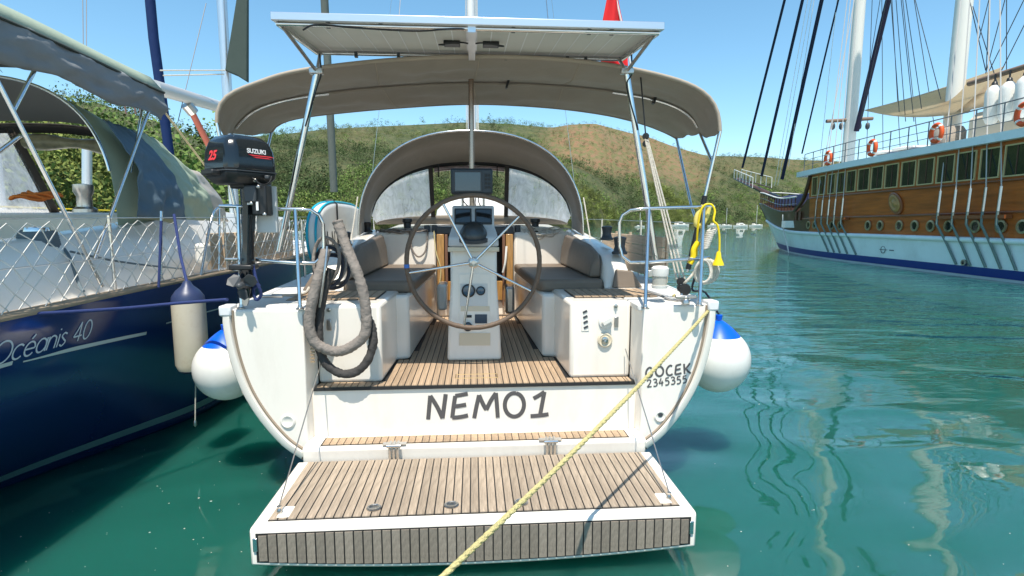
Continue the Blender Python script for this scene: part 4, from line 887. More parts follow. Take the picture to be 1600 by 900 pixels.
for k, dx in enumerate((-.035, -.005, .03)): T([tb + V(dx * .3, 0, 0), bb_ + V(dx, 0, .02)], .0075, 6).build("rope_part", ROPEW if k else ROPEW, bt, sm=60)
for c, r in ((tb, .028), (tb + V(0, 0, -.06), .026), (bb_, .034), (bb_ + V(.0, 0, -.05), .03), (at(1070, 452, Y=4.12), .045)): MB().lathe([(0, -.02), (r, -.018), (r, -.006), (r * .7, 0), (r, .006), (r, .018), (0, .02)], c, (.3, 1, .1), 16).build("block", BLK, bt, sm=40)
T([tb, at(1001, 120, Y=4.6)], .006, 6).build("rope_part", BLK, bt)
T([bb_, at(1066, 474, Y=4.1)], .012, 7).build("rope_part", STEELB, bt)
T(catmull([bb_ + V(.02, 0, -.02), at(1072, 440, Y=4.1), at(1085, 425, Y=4.1), at(1095, 405, Y=4.1)], 5), .011, 7).build("rope_part", ROPEW, bt, sm=60)
T(catmull([at(1063, 468, Y=4.1), at(1050, 470, Y=4.15), at(1032, 462, Y=4.25), at(1010, 455, Y=4.35)], 6), .01, 7).build("deck_line", mat("grey_fleck_rope", (.25, .24, .23), .85, bump=.6, bscale=150), label="grey flecked line lying across the right stern deck", category="rope")
MB().lathe([(.03, 0), (.03, .03), (.018, .05), (.03, .06), (0, .07)], at(1071, 476, Z=1.44), n=14).box(at(1071, 470, Z=1.47) + V(0, 0, .03), (.16, .03, .025)).build("mooring_cleat", STEELB, Y1, bev=.006)
MB().box(V(-1.56, 4.25, 1.49), (.16, .03, .025)).build("mooring_cleat", STEELB, Y1, bev=.008)
T(catmull([V(-1.56, 4.25, 1.50), V(-1.45, 4.6, 1.46), V(-1.5, 5.0, 1.48), V(-1.62, 5.6, 1.55), V(-1.70, 5.9, 1.6)], 6), .011, 7).build("deck_line", ROPEW, label="pale line running forward along the left side deck", category="rope")
# ropes on the cabin top
for sgn, lb in ((-1, "loose tangle of grey ropes on the cabin top left of the companionway"), (1, "coil of pale ropes spilling over the cabin top right of the companionway")):
    tg = thing("rope_tangle", V(sgn * .95, 7.15, 1.94), lb, "rope"); rr_ = random.Random(3 + sgn)
    for k in range(7):
        cx_, cy_ = sgn * rr_.uniform(.72, 1.12), rr_.uniform(7.02, 7.14); a0 = rr_.uniform(0, 6); rx, ry = rr_.uniform(.10, .2), rr_.uniform(.03, .07)
        T([V(cx_ + cos(a) * rx, cy_ + sin(a) * ry - .02, 1.945 + .012 * k * .5 + .014 * sin(3 * a + a0) - (.09 * max(0, -sin(a)) if sgn > 0 else .02)) for a in np.linspace(0, 2 * pi, 22, endpoint=False)], .009, 6, closed=True).build("rope_turn", ROPEW if sgn > 0 else SLEEVE, tg, sm=60)
T(catmull([V(-.83, 7.02, 1.93), V(-.80, 7.0, 1.72), V(-.72, 6.99, 1.62), V(-.63, 7.0, 1.70), V(-.60, 7.02, 1.93)], 6), .011, 7).build("hanging_line", SLEEVE, label="grey loop of line hanging down the bulkhead left of the companionway", category="rope")
T(catmull([V(-.52, 7.0, 1.95), V(-.50, 6.98, 1.7), V(-.44, 6.97, 1.45), V(-.47, 6.97, 1.2)], 6), .008, 6).build("hanging_line", mat("pale_yellow_line", (.6, .5, .25), .8), label="thin yellow line hanging beside the left door jamb", category="rope")
T(catmull([V(.40, 6.95, 1.75), V(.38, 6.9, 1.55), V(.35, 6.9, 1.42)], 5), .014, 6).build("hanging_strap", FENW, label="white strap hanging beside the right door jamb", category="strap")
# white dinghy upside down on the foredeck
dg_ = MB().loft([[V(x * w_, y, 2.04 + z * h_3) for x, z in ((-1, 0), (-.95, .5), (-.7, .85), (0, 1), (.7, .85), (.95, .5), (1, 0))] for y, w_, h_3 in ((8.6, .55, .30), (8.8, .62, .40), (9.3, .66, .44), (9.6, .6, .42))])
dg_.build("upturned_dinghy", FENW, sm=60, label="white upturned dinghy on the coachroof seen through the sprayhood opening", category="dinghy")
# flag
fl = thing("flag", V(1.70, 7.0, 4.0), "red flag hanging from a thin line behind the solar panel", "flag")
def flagp(a, b):
    p0, p1 = at(958, -60, Y=7.0), at(960, 106, Y=7.0); c = lerp(p0, p1, b); wd_ = lerp(.02, .17, smooth(b * 1.2)); return c + V((a - .5) * 2 * wd_, .05 * sin(a * 7 + b * 3), .05 * sin(a * 4 + b) * b)
MB().grid(flagp, 12, 14).build("flag_cloth", mat("flag_red", (.66, .012, .015), .8), fl, sm=80, solid=.003)
T([at(945, -80, Y=7.02), at(972, 40, Y=7.02), at(985, 100, Y=7.02)], .012, 6).build("flag_staff", FENW, fl)
# ------------------------------------------------------------------ the blue yacht on the left
Y2 = thing("blue_yacht", (-4.65, 4.5, 0), "dark blue sailing yacht lettered Océanis 40 moored at the left", "sailing yacht")
NAVY = mat("navy_gelcoat", (.010, .030, .115), .15, coat=.3, var=.1, vscale=2)
CXL = -4.65
def sinterp(x, xs, ys):
    return (interp(x - .25, xs, ys) + interp(x, xs, ys) * 2 + interp(x + .25, xs, ys)) / 4
def lsheer(y): return sinterp(y, [2.2, 3.3, 4.5, 5.5, 6.2, 8.2, 10, 12, 13.5, 14.6], [1.80, 1.885, 1.885, 1.94, 2.02, 2.06, 1.9, 1.35, .7, .05])
def lwl(y): return sinterp(y, [2.2, 3.3, 4.3, 5.2, 5.75, 7, 9, 11, 13, 14.2], [.35, .62, .95, 1.40, 1.68, 1.80, 1.66, 1.15, .5, .02])
def ldz(y): return 1.50 + .012 * (y - 5.5)
def lhull(y, z):
    t = max(0, min(1, z / ldz(y))); return lerp(lwl(y), lsheer(y), 1 - (1 - t) ** 1.9)
rings = []
for y in list(np.arange(2.2, 9.9, .14)) + [10.2, 10.6, 11, 11.5, 12, 12.6, 13.2, 13.6, 14, 14.6]:
    zs = [ldz(y) * (1 - k / 22) for k in range(23)]; r = [(lhull(y, z), z) for z in zs] + [(lwl(y) * .8, -.2), (0, -.4)]
    rings.append([V(CXL + x, y, z) for x, z in r] + [V(CXL - x, y, z) for x, z in reversed(r[:-1])])
hl = MB().loft(rings, caps=False, closed=False); n0 = len(rings[0]); hl.f.append(tuple(range(n0)))
hl.build("hull", NAVY, Y2, sm=50)
def lstrip(z0, z1, ya, yb, m, name, lift=.006, n=48):
    f0 = z0 if callable(z0) else (lambda y: z0); f1 = z1 if callable(z1) else (lambda y: z1)
    return MB().grid(lambda a, b: (lambda y: (lambda z: V(CXL + lhull(y, z) + lift, y, z))(lerp(f0(y), f1(y), b)))(lerp(ya, yb, a)), n, 3).build(name, m, Y2, sm=80, fix=False)
STR = mat("pale_green_stripe", (.16, .30, .29), .3)
lstrip(.10, .175, 2.25, 9.5, STR, "boot_stripe", .006, 70)
lstrip(lambda y: lerp(1.19, 1.105, (y - 3.5) / 1.25), lambda y: lerp(1.195, 1.105, (y - 3.5) / 1.25) + .004 + .022 * smooth((y - 3.5) / .5), 3.5, 4.75, mat("silver_stripe", (.5, .55, .55), .3), "side_stripe")
lstrip(1.195, 1.22, 2.7, 3.42, bpy.data.materials["silver_stripe"], "side_stripe")
lstrip(1.15, 1.162, 5.0, 7.5, bpy.data.materials["silver_stripe"], "side_stripe")
# lettering on the quarter
GL.update({'o': (.9, [[(.45 + .45 * cos(a), .5 + .5 * sin(a)) for a in np.linspace(0, 2 * pi, 18)]]),
 'c': (.52, [[(.30 + .30 * cos(a), .33 + .33 * sin(a)) for a in np.linspace(.8, 2 * pi - .8, 12)]]),
 'e': (.58, [[(.0, .33), (.3, .33), (.58, .33)], [(.29 + .29 * cos(a), .33 + .33 * sin(a)) for a in np.linspace(0, 2 * pi - .7, 14)], [(.25, .8), (.34, .88), (.44, .98)]]),
 'a': (.6, [[(.3 + .29 * cos(a), .33 + .33 * sin(a)) for a in np.linspace(0, 2 * pi, 14)], [(.59, .66), (.59, .3), (.59, .0)]]),
 'n': (.5, [[(0, .66), (0, .3), (0, 0)], [(0, .36), (.06, .56), (.25, .66), (.44, .56), (.48, .36), (.48, 0)]]),
 'i': (.08, [[(.04, .66), (.04, .3), (.04, 0)], [(.04, .86), (.04, .90), (.04, .93)]]),
 's': (.38, [[(.36, .58), (.18, .66), (.03, .52), (.18, .35), (.36, .18), (.18, 0), (.0, .1)]]),
 '0': (.58, [[(.29 + .28 * cos(a), .5 + .5 * sin(a)) for a in np.linspace(0, 2 * pi, 18)]]),
 'f': (.58, [[(.42, 0), (.42, .5), (.42, 1)], [(.42, 1), (.2, .6), (.0, .28)], [(0, .28), (.3, .28), (.58, .28)]]), ' ': (.28, [])})
def qfn(y0, z0, h):
    def f(u, v, l):
        y = y0 + u + v * .20; z = z0 + v; return V(CXL + lhull(y, z) + .003 + l * 2, y, z)
    return f
letters("oceanis f0", .131, .0115, qfn(3.27, 1.225, .131), "name_letter", mat("silver_lettering", (.55, .6, .66), .35), Y2, .12)
# toe rail, deck, cabin
LT = mat("weathered_toe_rail", (.33, .25, .17), .75, var=.2, vscale=8, bump=.3, bscale=40, stretch=(4, .6, 4))
T([V(CXL + lsheer(y) - .03, y, ldz(y) + .015) for y in np.linspace(2.25, 13.5, 50)], .034, 8).build("toe_rail", LT, Y2, sm=60)
T([V(CXL - lsheer(y) + .03, y, ldz(y) + .015) for y in np.linspace(2.25, 13.5, 50)], .034, 8).build("toe_rail", LT, Y2, sm=60)
ys = list(np.linspace(2.2, 14.5, 30)); MB().add([V(CXL + s * (lsheer(y) - .004), y, ldz(y) - .006) for s, q in ((1, ys), (-1, ys[::-1])) for y in q], [tuple(range(60))]).build("deck", GELN, Y2)
# coamings with sloping white sides
rr = []
for y, zt, xo in ((2.6, 1.86, 1.50), (4.2, 1.93, 1.55), (5.4, 2.03, 1.52), (6.2, 2.14, 1.45), (7.4, 2.22, 1.36), (9.5, 2.16, 1.15), (11, 1.85, .75)):
    rr.append([V(CXL + x, y, z) for x, z in ((xo + .16, ldz(y) - .02), (xo + .04, lerp(1.5, zt, .55)), (xo - .10, zt - .02), (xo - .18, zt), (xo - .34, zt), (xo - .37, 1.3))])
MB().loft(rr).build("coaming", GEL, Y2, sm=40)
MB().loft([[V(2 * CXL - p.x, p.y, p.z) for p in r] for r in rr]).build("coaming", GEL, Y2, sm=40)
MB().bb(CXL - 1.15, CXL + 1.15, 6.3, 10.5, 1.4, 2.16).build("coachroof", GEL, Y2, bev=.08, seg=3)
MB().bb(CXL - 1.2, CXL + 1.2, 2.4, 6.3, .9, 1.2).build("cockpit_sole", TEAK, Y2)
for k in range(5): MB().bb(CXL + 1.155, CXL + 1.172, 3.05, 4.35, 1.40 + k * .085, 1.40 + k * .085 + .078).build("coaming_board", WOOD, Y2, bev=.004)
MB().bb(CXL + 1.1, CXL + 1.172, 4.5, 4.85, 1.62, 1.78).build("engine_control", mat("mahogany_box", (.18, .05, .03), .35), Y2, bev=.01)
# winch wound with rope, and a second one ahead
w2 = at(62, 397, X=CXL + 1.36)
MB().lathe([(.12, 0), (.12, .04), (.09, .06), (.075, .13), (.085, .19), (.075, .22), (0, .23)], w2 - V(0, 0, .02), n=22).build("winch", STEEL, Y2, sm=45)
P = []
for k in range(120): a = k * .45; P.append(w2 + V(cos(a) * (.125 - .02 * (k / 120)), sin(a) * (.125 - .02 * (k / 120)), .05 + .12 * k / 120))
T(P, .014, 6).build("winch_rope", mat("grey_green_rope", (.13, .17, .19), .85, bump=.6, bscale=140), Y2, sm=70)
w3 = at(133, 325, X=CXL + 1.25); MB().lathe([(.09, 0), (.09, .03), (.06, .05), (.055, .14), (.075, .18), (.075, .24), (0, .25)], w3 - V(0, 0, .04), n=20).build("winch", STEELB, Y2, sm=45)
rrg = random.Random(9); 
for k in range(4):
    c = at(45 + k * 9, 310, X=CXL + 1.22); T([c + V(.05 * sin(a), .16 * cos(a), .012 * sin(3 * a + k) + .012 * k) for a in np.linspace(0, 2 * pi, 20, endpoint=False)], .011, 6, closed=True).build("orange_rope", mat("orange_rope", (.65, .16, .02), .8) if k == 0 else bpy.data.materials["orange_rope"], Y2, sm=60)
# side lines on the coaming
T(catmull([w2 + V(.1, .1, .05), at(110, 405, X=CXL + 1.62), at(122, 440, X=CXL + 1.68), at(130, 455, X=CXL + 1.8)], 6), .012, 6).build("sheet_line", bpy.data.materials["grey_green_rope"], Y2, sm=60)
T(catmull([at(110, 393, X=CXL + 1.6), at(170, 406, X=CXL + 1.64), at(225, 414, X=CXL + 1.66), at(283, 420, X=CXL + 1.68)], 6), .009, 6).build("sheet_line", bpy.data.materials["grey_green_rope"], Y2, sm=60)
T([at(252, 345, X=CXL + 1.95), at(248, 449, X=CXL + 1.93)], .011, 6).build("fender_rope", ROPEB, Y2)
# stanchions, lifelines
SX = lambda y: CXL + lsheer(y) - .05
STPX = [((-4, 440), (0, 480)), ((160, 440), (150, 448))]
for y in (3.0, 4.42, 6.1, 7.9, 9.8):
    T([V(SX(y), y, ldz(y)), V(SX(y), y, ldz(y) + .62)], .0125, 8).build("stanchion", STEEL, Y2, sm=60)
def llx(y, h): return V(SX(y) + .02, y, ldz(y) + h)
for h in (.30, .60): T([llx(y, h) for y in np.linspace(2.4, 11, 12)], .0035, 5).build("lifeline", STEELB, Y2)
# gate rail beside our outboard
T(catmull([at(313, 433, X=SX(5.9)), at(322, 385, X=SX(5.9)), at(331, 340, X=SX(5.9)), at(338, 327, X=SX(5.9)), at(352, 321, X=SX(6.0)), at(372, 321, X=SX(6.3))], 5), .0135, 8).build("gate_rail", STEEL, Y2, sm=60)
T([at(343, 326, X=SX(6.0)), at(342, 431, X=SX(6.0))], .0125, 8).build("stanchion", STEEL, Y2, sm=60)
T([at(252, 330, X=SX(5.2)), at(251, 440, X=SX(5.2))], .0125, 8).build("stanchion", STEEL, Y2, sm=60)
# safety net laced to the lifelines: string diamonds
net = MB(); st_ = .16; rn = random.Random(2)
def npnt(i, j):
    y = 2.5 + i * st_ * .5; h = .60 - j * .075 - (.03 if (i % 4 == 0 and j == 0) else .05 * (j == 0) * abs(sin(i * .7))); return V(SX(y) + .028 + .012 * sin(i * 1.3 + j), y, ldz(y) + h + .012 * sin(i * 2.1 + j * 1.7))
for i in range(0, 92):
    for j in range(8):
        if (i + j) % 2 == 0:
            net.tube([npnt(i, j), npnt(i + 1, j + 1)], .0036, 4, caps=False); net.tube([npnt(i + 2, j), npnt(i + 1, j + 1)], .0036, 4, caps=False)
net.build("safety_net", mat("net_string", (.62, .60, .55), .8), Y2, fix=False, kind="stuff")
# boarding plank stowed along the rail further forward
for k in range(9):
    y0 = 5.9 + k * .27; MB().bb(SX(y0) - .09, SX(y0) - .05, y0 + .006, y0 + .262, 1.56, 1.94).build("stowed_board", PLK, Y2, bev=.006)
MB().box(at(318, 395, X=SX(5.8) - .1), (.12, .16, .20)).build("stowed_bucket", FENW, Y2, bev=.03)
# bimini of the blue yacht: crowned canvas with a side flap
SAGE = mat("sage_canvas", (.34, .40, .30), .9, var=.06, vscale=2, bump=.3, bscale=7)
SAGE_SHADE = mat("shaded_sage_canvas", (.21, .22, .225), .9, var=.08, vscale=2, bump=.3, bscale=7)  # the sage canvas where it hangs in shade, the shade put into a grey
BX = 1.58; BF = at(254, 130, X=CXL + BX).y
def ltop(a, b):
    y = lerp(2.3, BF, b); x = lerp(-BX, BX, a); c = abs(x) / BX; z = 3.66 - .20 * c ** 3 - .10 * max(0, (c - .9) / .1) ** 2 + .015 * sin(b * 14) * (1 - c) - .02 * cos(b * pi * 2); return V(CXL + x, y, z)
b2 = MB().grid(ltop, 28, 14).build("bimini", SAGE, Y2, sm=70, solid=.006)
def lflap(s):
    def f(a, b):
        y = lerp(2.3, BF, a); p = ltop(1 if s > 0 else 0, a); d = .27 * b; return p + V(s * (.03 * sin(b * 2.2) - .05 * b * b) + .03 * noise.noise(V(y * 3, b * 3, s)) + .025 * noise.noise(V(y * 9 + b * 4, b * 4, s)), 0, -d + .025 * sin(y * 6) * b)
    return f
for s in (1, -1): MB().grid(lflap(s), 90, 12).build("side_flap", SAGE_SHADE, b2, sm=70, solid=.006)
for s in (1, -1): T([ltop(1 if s > 0 else 0, a) + V(s * .008, 0, -.012) for a in np.linspace(0, 1, 20)], .012, 6).build("flap_seam", mat("dark_seam", (.04, .05, .045), .9) if s > 0 else bpy.data.materials["dark_seam"], b2, sm=60)
MB().grid(lambda a, b: ltop(a, 1) + V(0, .01, -.22 * b * (.5 + .5 * abs(2 * a - 1) ** 3)), 28, 4).build("front_flap", SAGE_SHADE, b2, sm=70, solid=.006)
def lpole(a, b, xa, xb, r=.0145, name="bimini_leg", par=b2): T([at(*a, X=xa), at(*b, X=xb)], r, 8).build(name, STEEL, par, sm=60)
lpole((68, 82), (22, 172), CXL + 1.50, CXL + 1.52)
lpole((-30, 75), (160, 448), CXL + 1.5, CXL + 1.80)
lpole((238, 158), (148, 405), CXL + 1.52, CXL + 1.74)
lpole((-30, 258), (32, 212), CXL + 1.5, CXL + 1.56, .013)
lpole((224, 158), (205, 270), CXL + 1.45, CXL + 1.40, .011)
# sprayhood of the blue yacht
H0 = arch(1.33, 1.98, 3.36, 5.35, 48, 2.9, CXL); H1 = arch(1.40, 2.05, 3.12, 6.2, 48, 2.7, CXL)
Hm = [a.lerp(b, .5) + V(0, 0, .03) for a, b in zip(H0, H1)]
h2 = MB().loft([H0, Hm, H1], caps=False, closed=False).build("sprayhood", SAGE, Y2, sm=60, solid=.008)
MB().loft([[p + V(0, .02, -.012) for p in H0], [p + V(0, 0, -.014) for p in Hm], [p + V(0, 0, -.012) for p in H1]], caps=False, closed=False).build("hood_lining", mat("grey_lining", (.16, .155, .145), .9), h2, sm=60)
T([p + V(0, -.012, .0) for p in H0[4:-4]], .014, 8).build("hood_hoop", STEEL, h2, sm=60)
def lw(x, v):
    c = abs(x / 1.40); zt = 2.05 + 1.07 * max(0, 1 - min(1, c) ** 2.7) ** (1 / 2.7) - .03; return V(CXL + x, lerp(6.75, 6.22, v), lerp(2.16, max(zt, 2.2), v))
def lpan(x0, x1, v0, v1, m, name, nx=12, nv=5): return MB().grid(lambda a, b: lw(lerp(x0, x1, a), lerp(v0, v1, b)), nx, nv).build(name, m, h2, sm=80, solid=.006)
lpan(-1.37, -.25, .0, .90, VINYL, "hood_window"); lpan(.9, 1.37, 0, .95, SAGE_SHADE, "hood_side"); lpan(-1.37, 1.37, .90, 1.0, bpy.data.materials["black_canvas"], "hood_seam", 40, 2); lpan(-.28, -.17, 0, .95, bpy.data.materials["dark_brown_canvas"], "hood_upright", 2)
T([lw(x, .80) + V(0, -.04, 0) for x in np.linspace(-.12, .86, 10)], [.07 + .02 * sin(i) for i in range(10)], 10).build("rolled_window", mat("rolled_vinyl_amber", (.25, .23, .14), .3, var=.4, vscale=8), h2, sm=60)
# side curtain hanging from the hood hoop to the deck
def curt(a, b):
    top = V(CXL + 1.30, lerp(5.3, 6.25, a), 2.98 - .06 * a); bot = V(CXL + 1.62, lerp(5.15, 7.0, a), 2.10 - .04 * a); p = top.lerp(bot, b); p.x += .17 * sin(pi * min(1, b * 1.0)) ** 1.0 * .8 + .05 * noise.noise(V(a * 9, b * 5, 1)) + .03 * noise.noise(V(a * 20, b * 9, 4)); return p
MB().grid(lambda a, b: curt(a * .45, b), 26, 30).build("side_curtain", mat("shaded_curtain_canvas", (.10, .15, .19), .9, var=.08, vscale=3, bump=.3, bscale=8), h2, sm=70, solid=.006)  # shaded part of the sage curtain, its shade put into the blue-grey colour
MB().grid(lambda a, b: curt(.45 + a * .38, b), 26, 30).build("side_curtain", SAGE, h2, sm=70, solid=.006)
MB().grid(lambda a, b: curt(.83 + a * .17, .35 + .65 * b), 6, 10).build("curtain_window", mat("cloudy_vinyl", (.55, .5, .44), .3, alpha=.8), h2, sm=70, solid=.006)
# mast, boom, furled sails, stays
T([V(-4.47, 10.6, 1.9), V(-4.47, 10.6, 18)], .085, 14).build("mast", ALU, Y2, sm=60)
T([at(240, 136, X=-4.47), V(-4.47, 10.5, 4.10)], .10, 14).build("boom", mat("silver_grey_spar", (.55, .55, .54), .35, .3), Y2, sm=60)
MB().prism([at(378, -60, Y=10.4), at(386, -60, Y=10.4), at(386, 128, Y=10.4), at(370, 118, Y=10.4), at(351, 110, Y=10.4)], (0, .10, 0)).build("sail_cover", mat("dark_green_canvas", (.045, .065, .055), .85, bump=.3, bscale=6), Y2, bev=.02)
T([at(296, 168, X=-4.47), at(338, 250, X=-4.42)], .05, 8).build("boom_vang", mat("faded_red_tube", (.5, .13, .08), .5), Y2, sm=60)
T([at(291, 163, X=-4.5), at(302, 176, X=-4.45)], .09, 10).build("vang_block", STEELB, Y2)
T([at(250, 110, Y=9.5), at(352, 110, Y=10.3)], .012, 6).build("lazy_jack", ROPEW, Y2); T([at(255, 118, Y=9.5), at(350, 116, Y=10.3)], .012, 6).build("lazy_jack", ROPEW, Y2)
T([at(505, -40, Y=13.8), at(522, 300, Y=14.2)], .09, 10).build("furled_genoa", mat("grey_green_sail", (.10, .115, .10), .85, bump=.4, bscale=9), Y2, sm=60)
for a, b in (((322, 5), (278, 190)), ((135, -20), (135, 140)), ((129, -20), (131, 140)), ((650, 45), (668, 40))):
    if a[0] < 600: T([at(*a, Y=9.8), at(*b, Y=8.8)], .006, 5).build("stay", DGREY, Y2)
T([at(246, 160, X=-4.0), at(340, 285, X=-3.6)], .012, 6).build("preventer_line", mat("tan_rope", (.5, .40, .22), .85), Y2)
for px in (191, 206, 214): T([at(px, 135, X=-4.4), at(px + 6, 178, X=-4.4)], .012, 6).build("reef_line", mat("brown_line", (.22, .14, .11), .8) if px == 191 else bpy.data.materials["brown_line"], Y2)
# cylinder fender
cf = thing("cylinder_fender", V(-2.44, 4.72, .80), "long cream cylinder fender with navy top hanging beside the blue hull", "fender")
fc = at(297, 512, Y=4.72)
ft, fb = at(295, 472, Y=4.72).z, at(297, 571, Y=4.72).z; fr = .128
MB().lathe([(fr * .86, fb - .03), (fr, fb + .02), (fr, ft - .0)], V(fc.x, fc.y, 0), n=28).build("fender_body", FENY, cf, sm=60)
MB().lathe([(fr * 1.002, ft), (fr * .96, ft + .05), (fr * .7, ft + .10), (fr * .35, ft + .14), (fr * .2, ft + .18), (0, ft + .18)], V(fc.x, fc.y, 0), n=28).build("navy_end", mat("navy_vinyl", (.03, .045, .11), .4), cf, sm=60)
MB().lathe([(0, fb - .06), (fr * .6, fb - .055), (fr * .87, fb - .031)], V(fc.x, fc.y, 0), n=28).build("navy_end", bpy.data.materials["navy_vinyl"], cf, sm=60)
T([V(fc.x, fc.y, ft + .17), at(282, 400, Y=4.9), at(272, 335, Y=5.1)], .012, 6).build("fender_rope", ROPEB, cf)
fe = at(305, 662, Y=4.72); T([V(fc.x + .02, fc.y, fb - .06), fe], .005, 6).build("trailing_cord", ROPEW, cf); MB().lathe([(0, -.03), (.014, -.015), (.014, .02), (0, .04)], fe, n=10).build("cord_weight", STEELB, cf, sm=60)
# blue mooring line between the yachts
T(catmull([at(-20, 492, Y=3.35), at(60, 490, Y=3.6), at(190, 482, Y=4.0), at(275, 474, Y=4.25), at(355, 468, Y=4.05)], 8), .0125, 8).build("spring_line", ROPEB, label="blue mooring line stretched from the blue hull to the white stern", category="rope", sm=60)
# ------------------------------------------------------------------ another yacht further left, mostly hidden
Y3 = thing("white_yacht", (-9.3, 9, 0), "white yacht with dark blue furled sail behind the blue yacht", "sailing yacht")
rings = []
for y in (6, 7, 9, 12, 14.5, 16.5, 17.6):
    hb = interp(y, [6, 9, 12, 15, 17.6], [1.7, 1.95, 1.9, 1.1, .04]); r = [(hb, 1.7), (hb * .98, 1.0), (hb * .9, .3), (hb * .7, 0), (0, -.3)]
    rings.append([V(-9.3 + x, y, z) for x, z in r] + [V(-9.3 - x, y, z) for x, z in reversed(r[:-1])])
q = MB().loft(rings, caps=False, closed=False); q.f.append(tuple(range(len(rings[0])))); q.build("hull", GEL, Y3, sm=50)
ys = list(np.linspace(6, 17.5, 20)); MB().add([V(-9.3 + s * interp(y, [6, 9, 12, 15, 17.6], [1.7, 1.95, 1.9, 1.1, .04]), y, 1.7) for s, qq in ((1, ys), (-1, ys[::-1])) for y in qq], [tuple(range(40))]).build("deck", GELN, Y3)
MB().loft([[V(-9.3 + x * w_, y, z) for x, z in ((-1, 1.69), (-.9, zt), (.9, zt), (1, 1.69))] for y, w_, zt in ((8.5, 1.3, 2.2), (12, 1.2, 2.25), (14, .7, 1.95))]).build("coachroof", GEL, Y3, sm=40)
T([V(-9.25, 11.4, 2), V(-9.25, 11.4, 19)], .12, 12).build("mast", ALUW, Y3, sm=60)
T([at(229, -60, Y=16.5), at(240, 60, Y=16.7), at(270, 280, Y=17.2)], .13, 10).build("furled_genoa", mat("royal_blue_sail", (.003, .022, .10), .8, bump=.5, bscale=6), Y3, sm=60)
T([at(136, 218, Y=13), at(136, 300, Y=13)], .10, 10).build("deck_locker_post", ALU, Y3, sm=60)
for h in (.3, .6): T([V(-9.3 + interp(y, [6, 9, 12, 15, 17.6], [1.65, 1.9, 1.85, 1.05, .0]), y, 1.7 + h) for y in np.linspace(6.5, 17, 14)], .014, 6).build("lifeline", YEL, Y3)
# ------------------------------------------------------------------ the wooden gulet on the right
GA = radians(6); GE = V(sin(GA), cos(GA), 0); GN = V(-cos(GA), sin(GA), 0); GO = at(1600, 445, Z=0); GO.z = 0
def g(s, o, z): return GO + GE * s + GN * o + V(0, 0, z)
def gpx(x, y, o=0):     # where a line of sight meets the gulet's side
    r = ray(x, y); n_ = GN; P0 = g(0, o, 0); t = (P0 - CAM).dot(n_) / r.dot(n_); p = CAM + r * t; q = p - GO; return q.dot(GE), p.z
BH = 3.4; S0 = 9.5
def gss(z): return interp(z, [-.5, 0, 1.4, 2.6, 4.2], [24.5, 25.6, 27.2, 28.6, 30.6])
def gb(s, z):
    f = 1 - .05 * max(0, 1 - z / 1.4) - (.25 * max(0, -z))
    if s <= S0: k = 1 - .10 * smooth((-6 - s) / 8)
    else: k = max(0, 1 - ((s - S0) / (gss(z) - S0)) ** 2.0)
    return BH * f * k
def gsh(s, z, lift=0, side=1): return g(s, side * (gb(s, z) + lift) - BH, z)
GU = thing("wooden_gulet", g(6, -BH, 0), "two masted wooden gulet with white lower hull and varnished topsides", "sailing ship")
GWH = mat("pale_hull_paint", (.72, .80, .80), .3, coat=.3, var=.05, vscale=.6, dirt=(.35, .36, .33), dscale=.8, damt=.3)
GBL = mat("blue_boot_paint", (.008, .03, .20), .35)
def wood_planks():
    m = mat("varnished_planking", (.40, .098, .016), .3, coat=.25, var=.3, vscale=1.2, stretch=(.5, .5, 5)); n = m.node_tree.nodes; L = m.node_tree.links; b = n["Principled BSDF"]
    tc = n.new("ShaderNodeTexCoord"); wv = n.new("ShaderNodeTexWave"); wv.wave_type = 'BANDS'; wv.bands_direction = 'Z'; wv.wave_profile = 'SAW'; wv.inputs["Scale"].default_value = 1.1; wv.inputs["Distortion"].default_value = .15; L.new(tc.outputs["Object"], wv.inputs["Vector"])
    bp = n.new("ShaderNodeBump"); bp.inputs["Strength"].default_value = .5; bp.inputs["Distance"].default_value = .02; L.new(wv.outputs[1], bp.inputs["Height"]); L.new(bp.outputs[0], b.inputs["Normal"]); return m
GWD = wood_planks(); GDK = mat("dark_oiled_wood", (.085, .035, .015), .4, coat=.2, var=.25, vscale=2, stretch=(1, 1, 4)); GTR = mat("reddish_wood_trim", (.24, .075, .025), .35, coat=.3)
def gwall(z0, z1, s0, s1, m, name, lift=0, ns=46, nz=4, sides=(1, -1)):
    f0 = z0 if callable(z0) else (lambda s: z0); f1 = z1 if callable(z1) else (lambda s: z1)
    for sd_ in sides:
        q = MB().grid(lambda a, b: (lambda s: (lambda z: gsh(min(s, gss(z)), z, lift, sd_))(lerp(f0(s), f1(s), b)))(lerp(s0, s1, a)), ns, nz); q.build(name, m, GU, sm=60)
def railz(s): return 1.42 + .9 * smooth((s - 15) / 16) ** 1.5
gwall(-.5, railz, -14, 31, GWH, "lower_hull", 0, 70, 8)
gwall(.10, lambda s: .42 + .1 * smooth((s - 14) / 14), -14, 30.5, GBL, "boot_stripe", .012, 60, 2)
def bulz(s): return 3.52 if s < 15 else lerp(3.0, 4.2, smooth((s - 17.5) / 12)) if s > 17 else lerp(3.52, 3.0, (s - 15) / 2)
gwall(railz, lambda s: 3.52, -14, 15.0, GWD, "varnished_side", -.02, 40, 6)
gwall(railz, lambda s: max(railz(s) + .2, lerp(3.5, 2.75, smooth((s - 15) / 2)) + .9 * smooth((s - 19) / 11)), 15.0, 31, GDK, "bow_bulwark", -.02, 40, 5)
for sd_ in (1, -1): T([gsh(min(s, gss(railz(s)) - .02), railz(s), .02, sd_) for s in np.linspace(-14, 28.2, 60)], .11, 8).build("rubbing_rail", GWH, GU, sm=60)
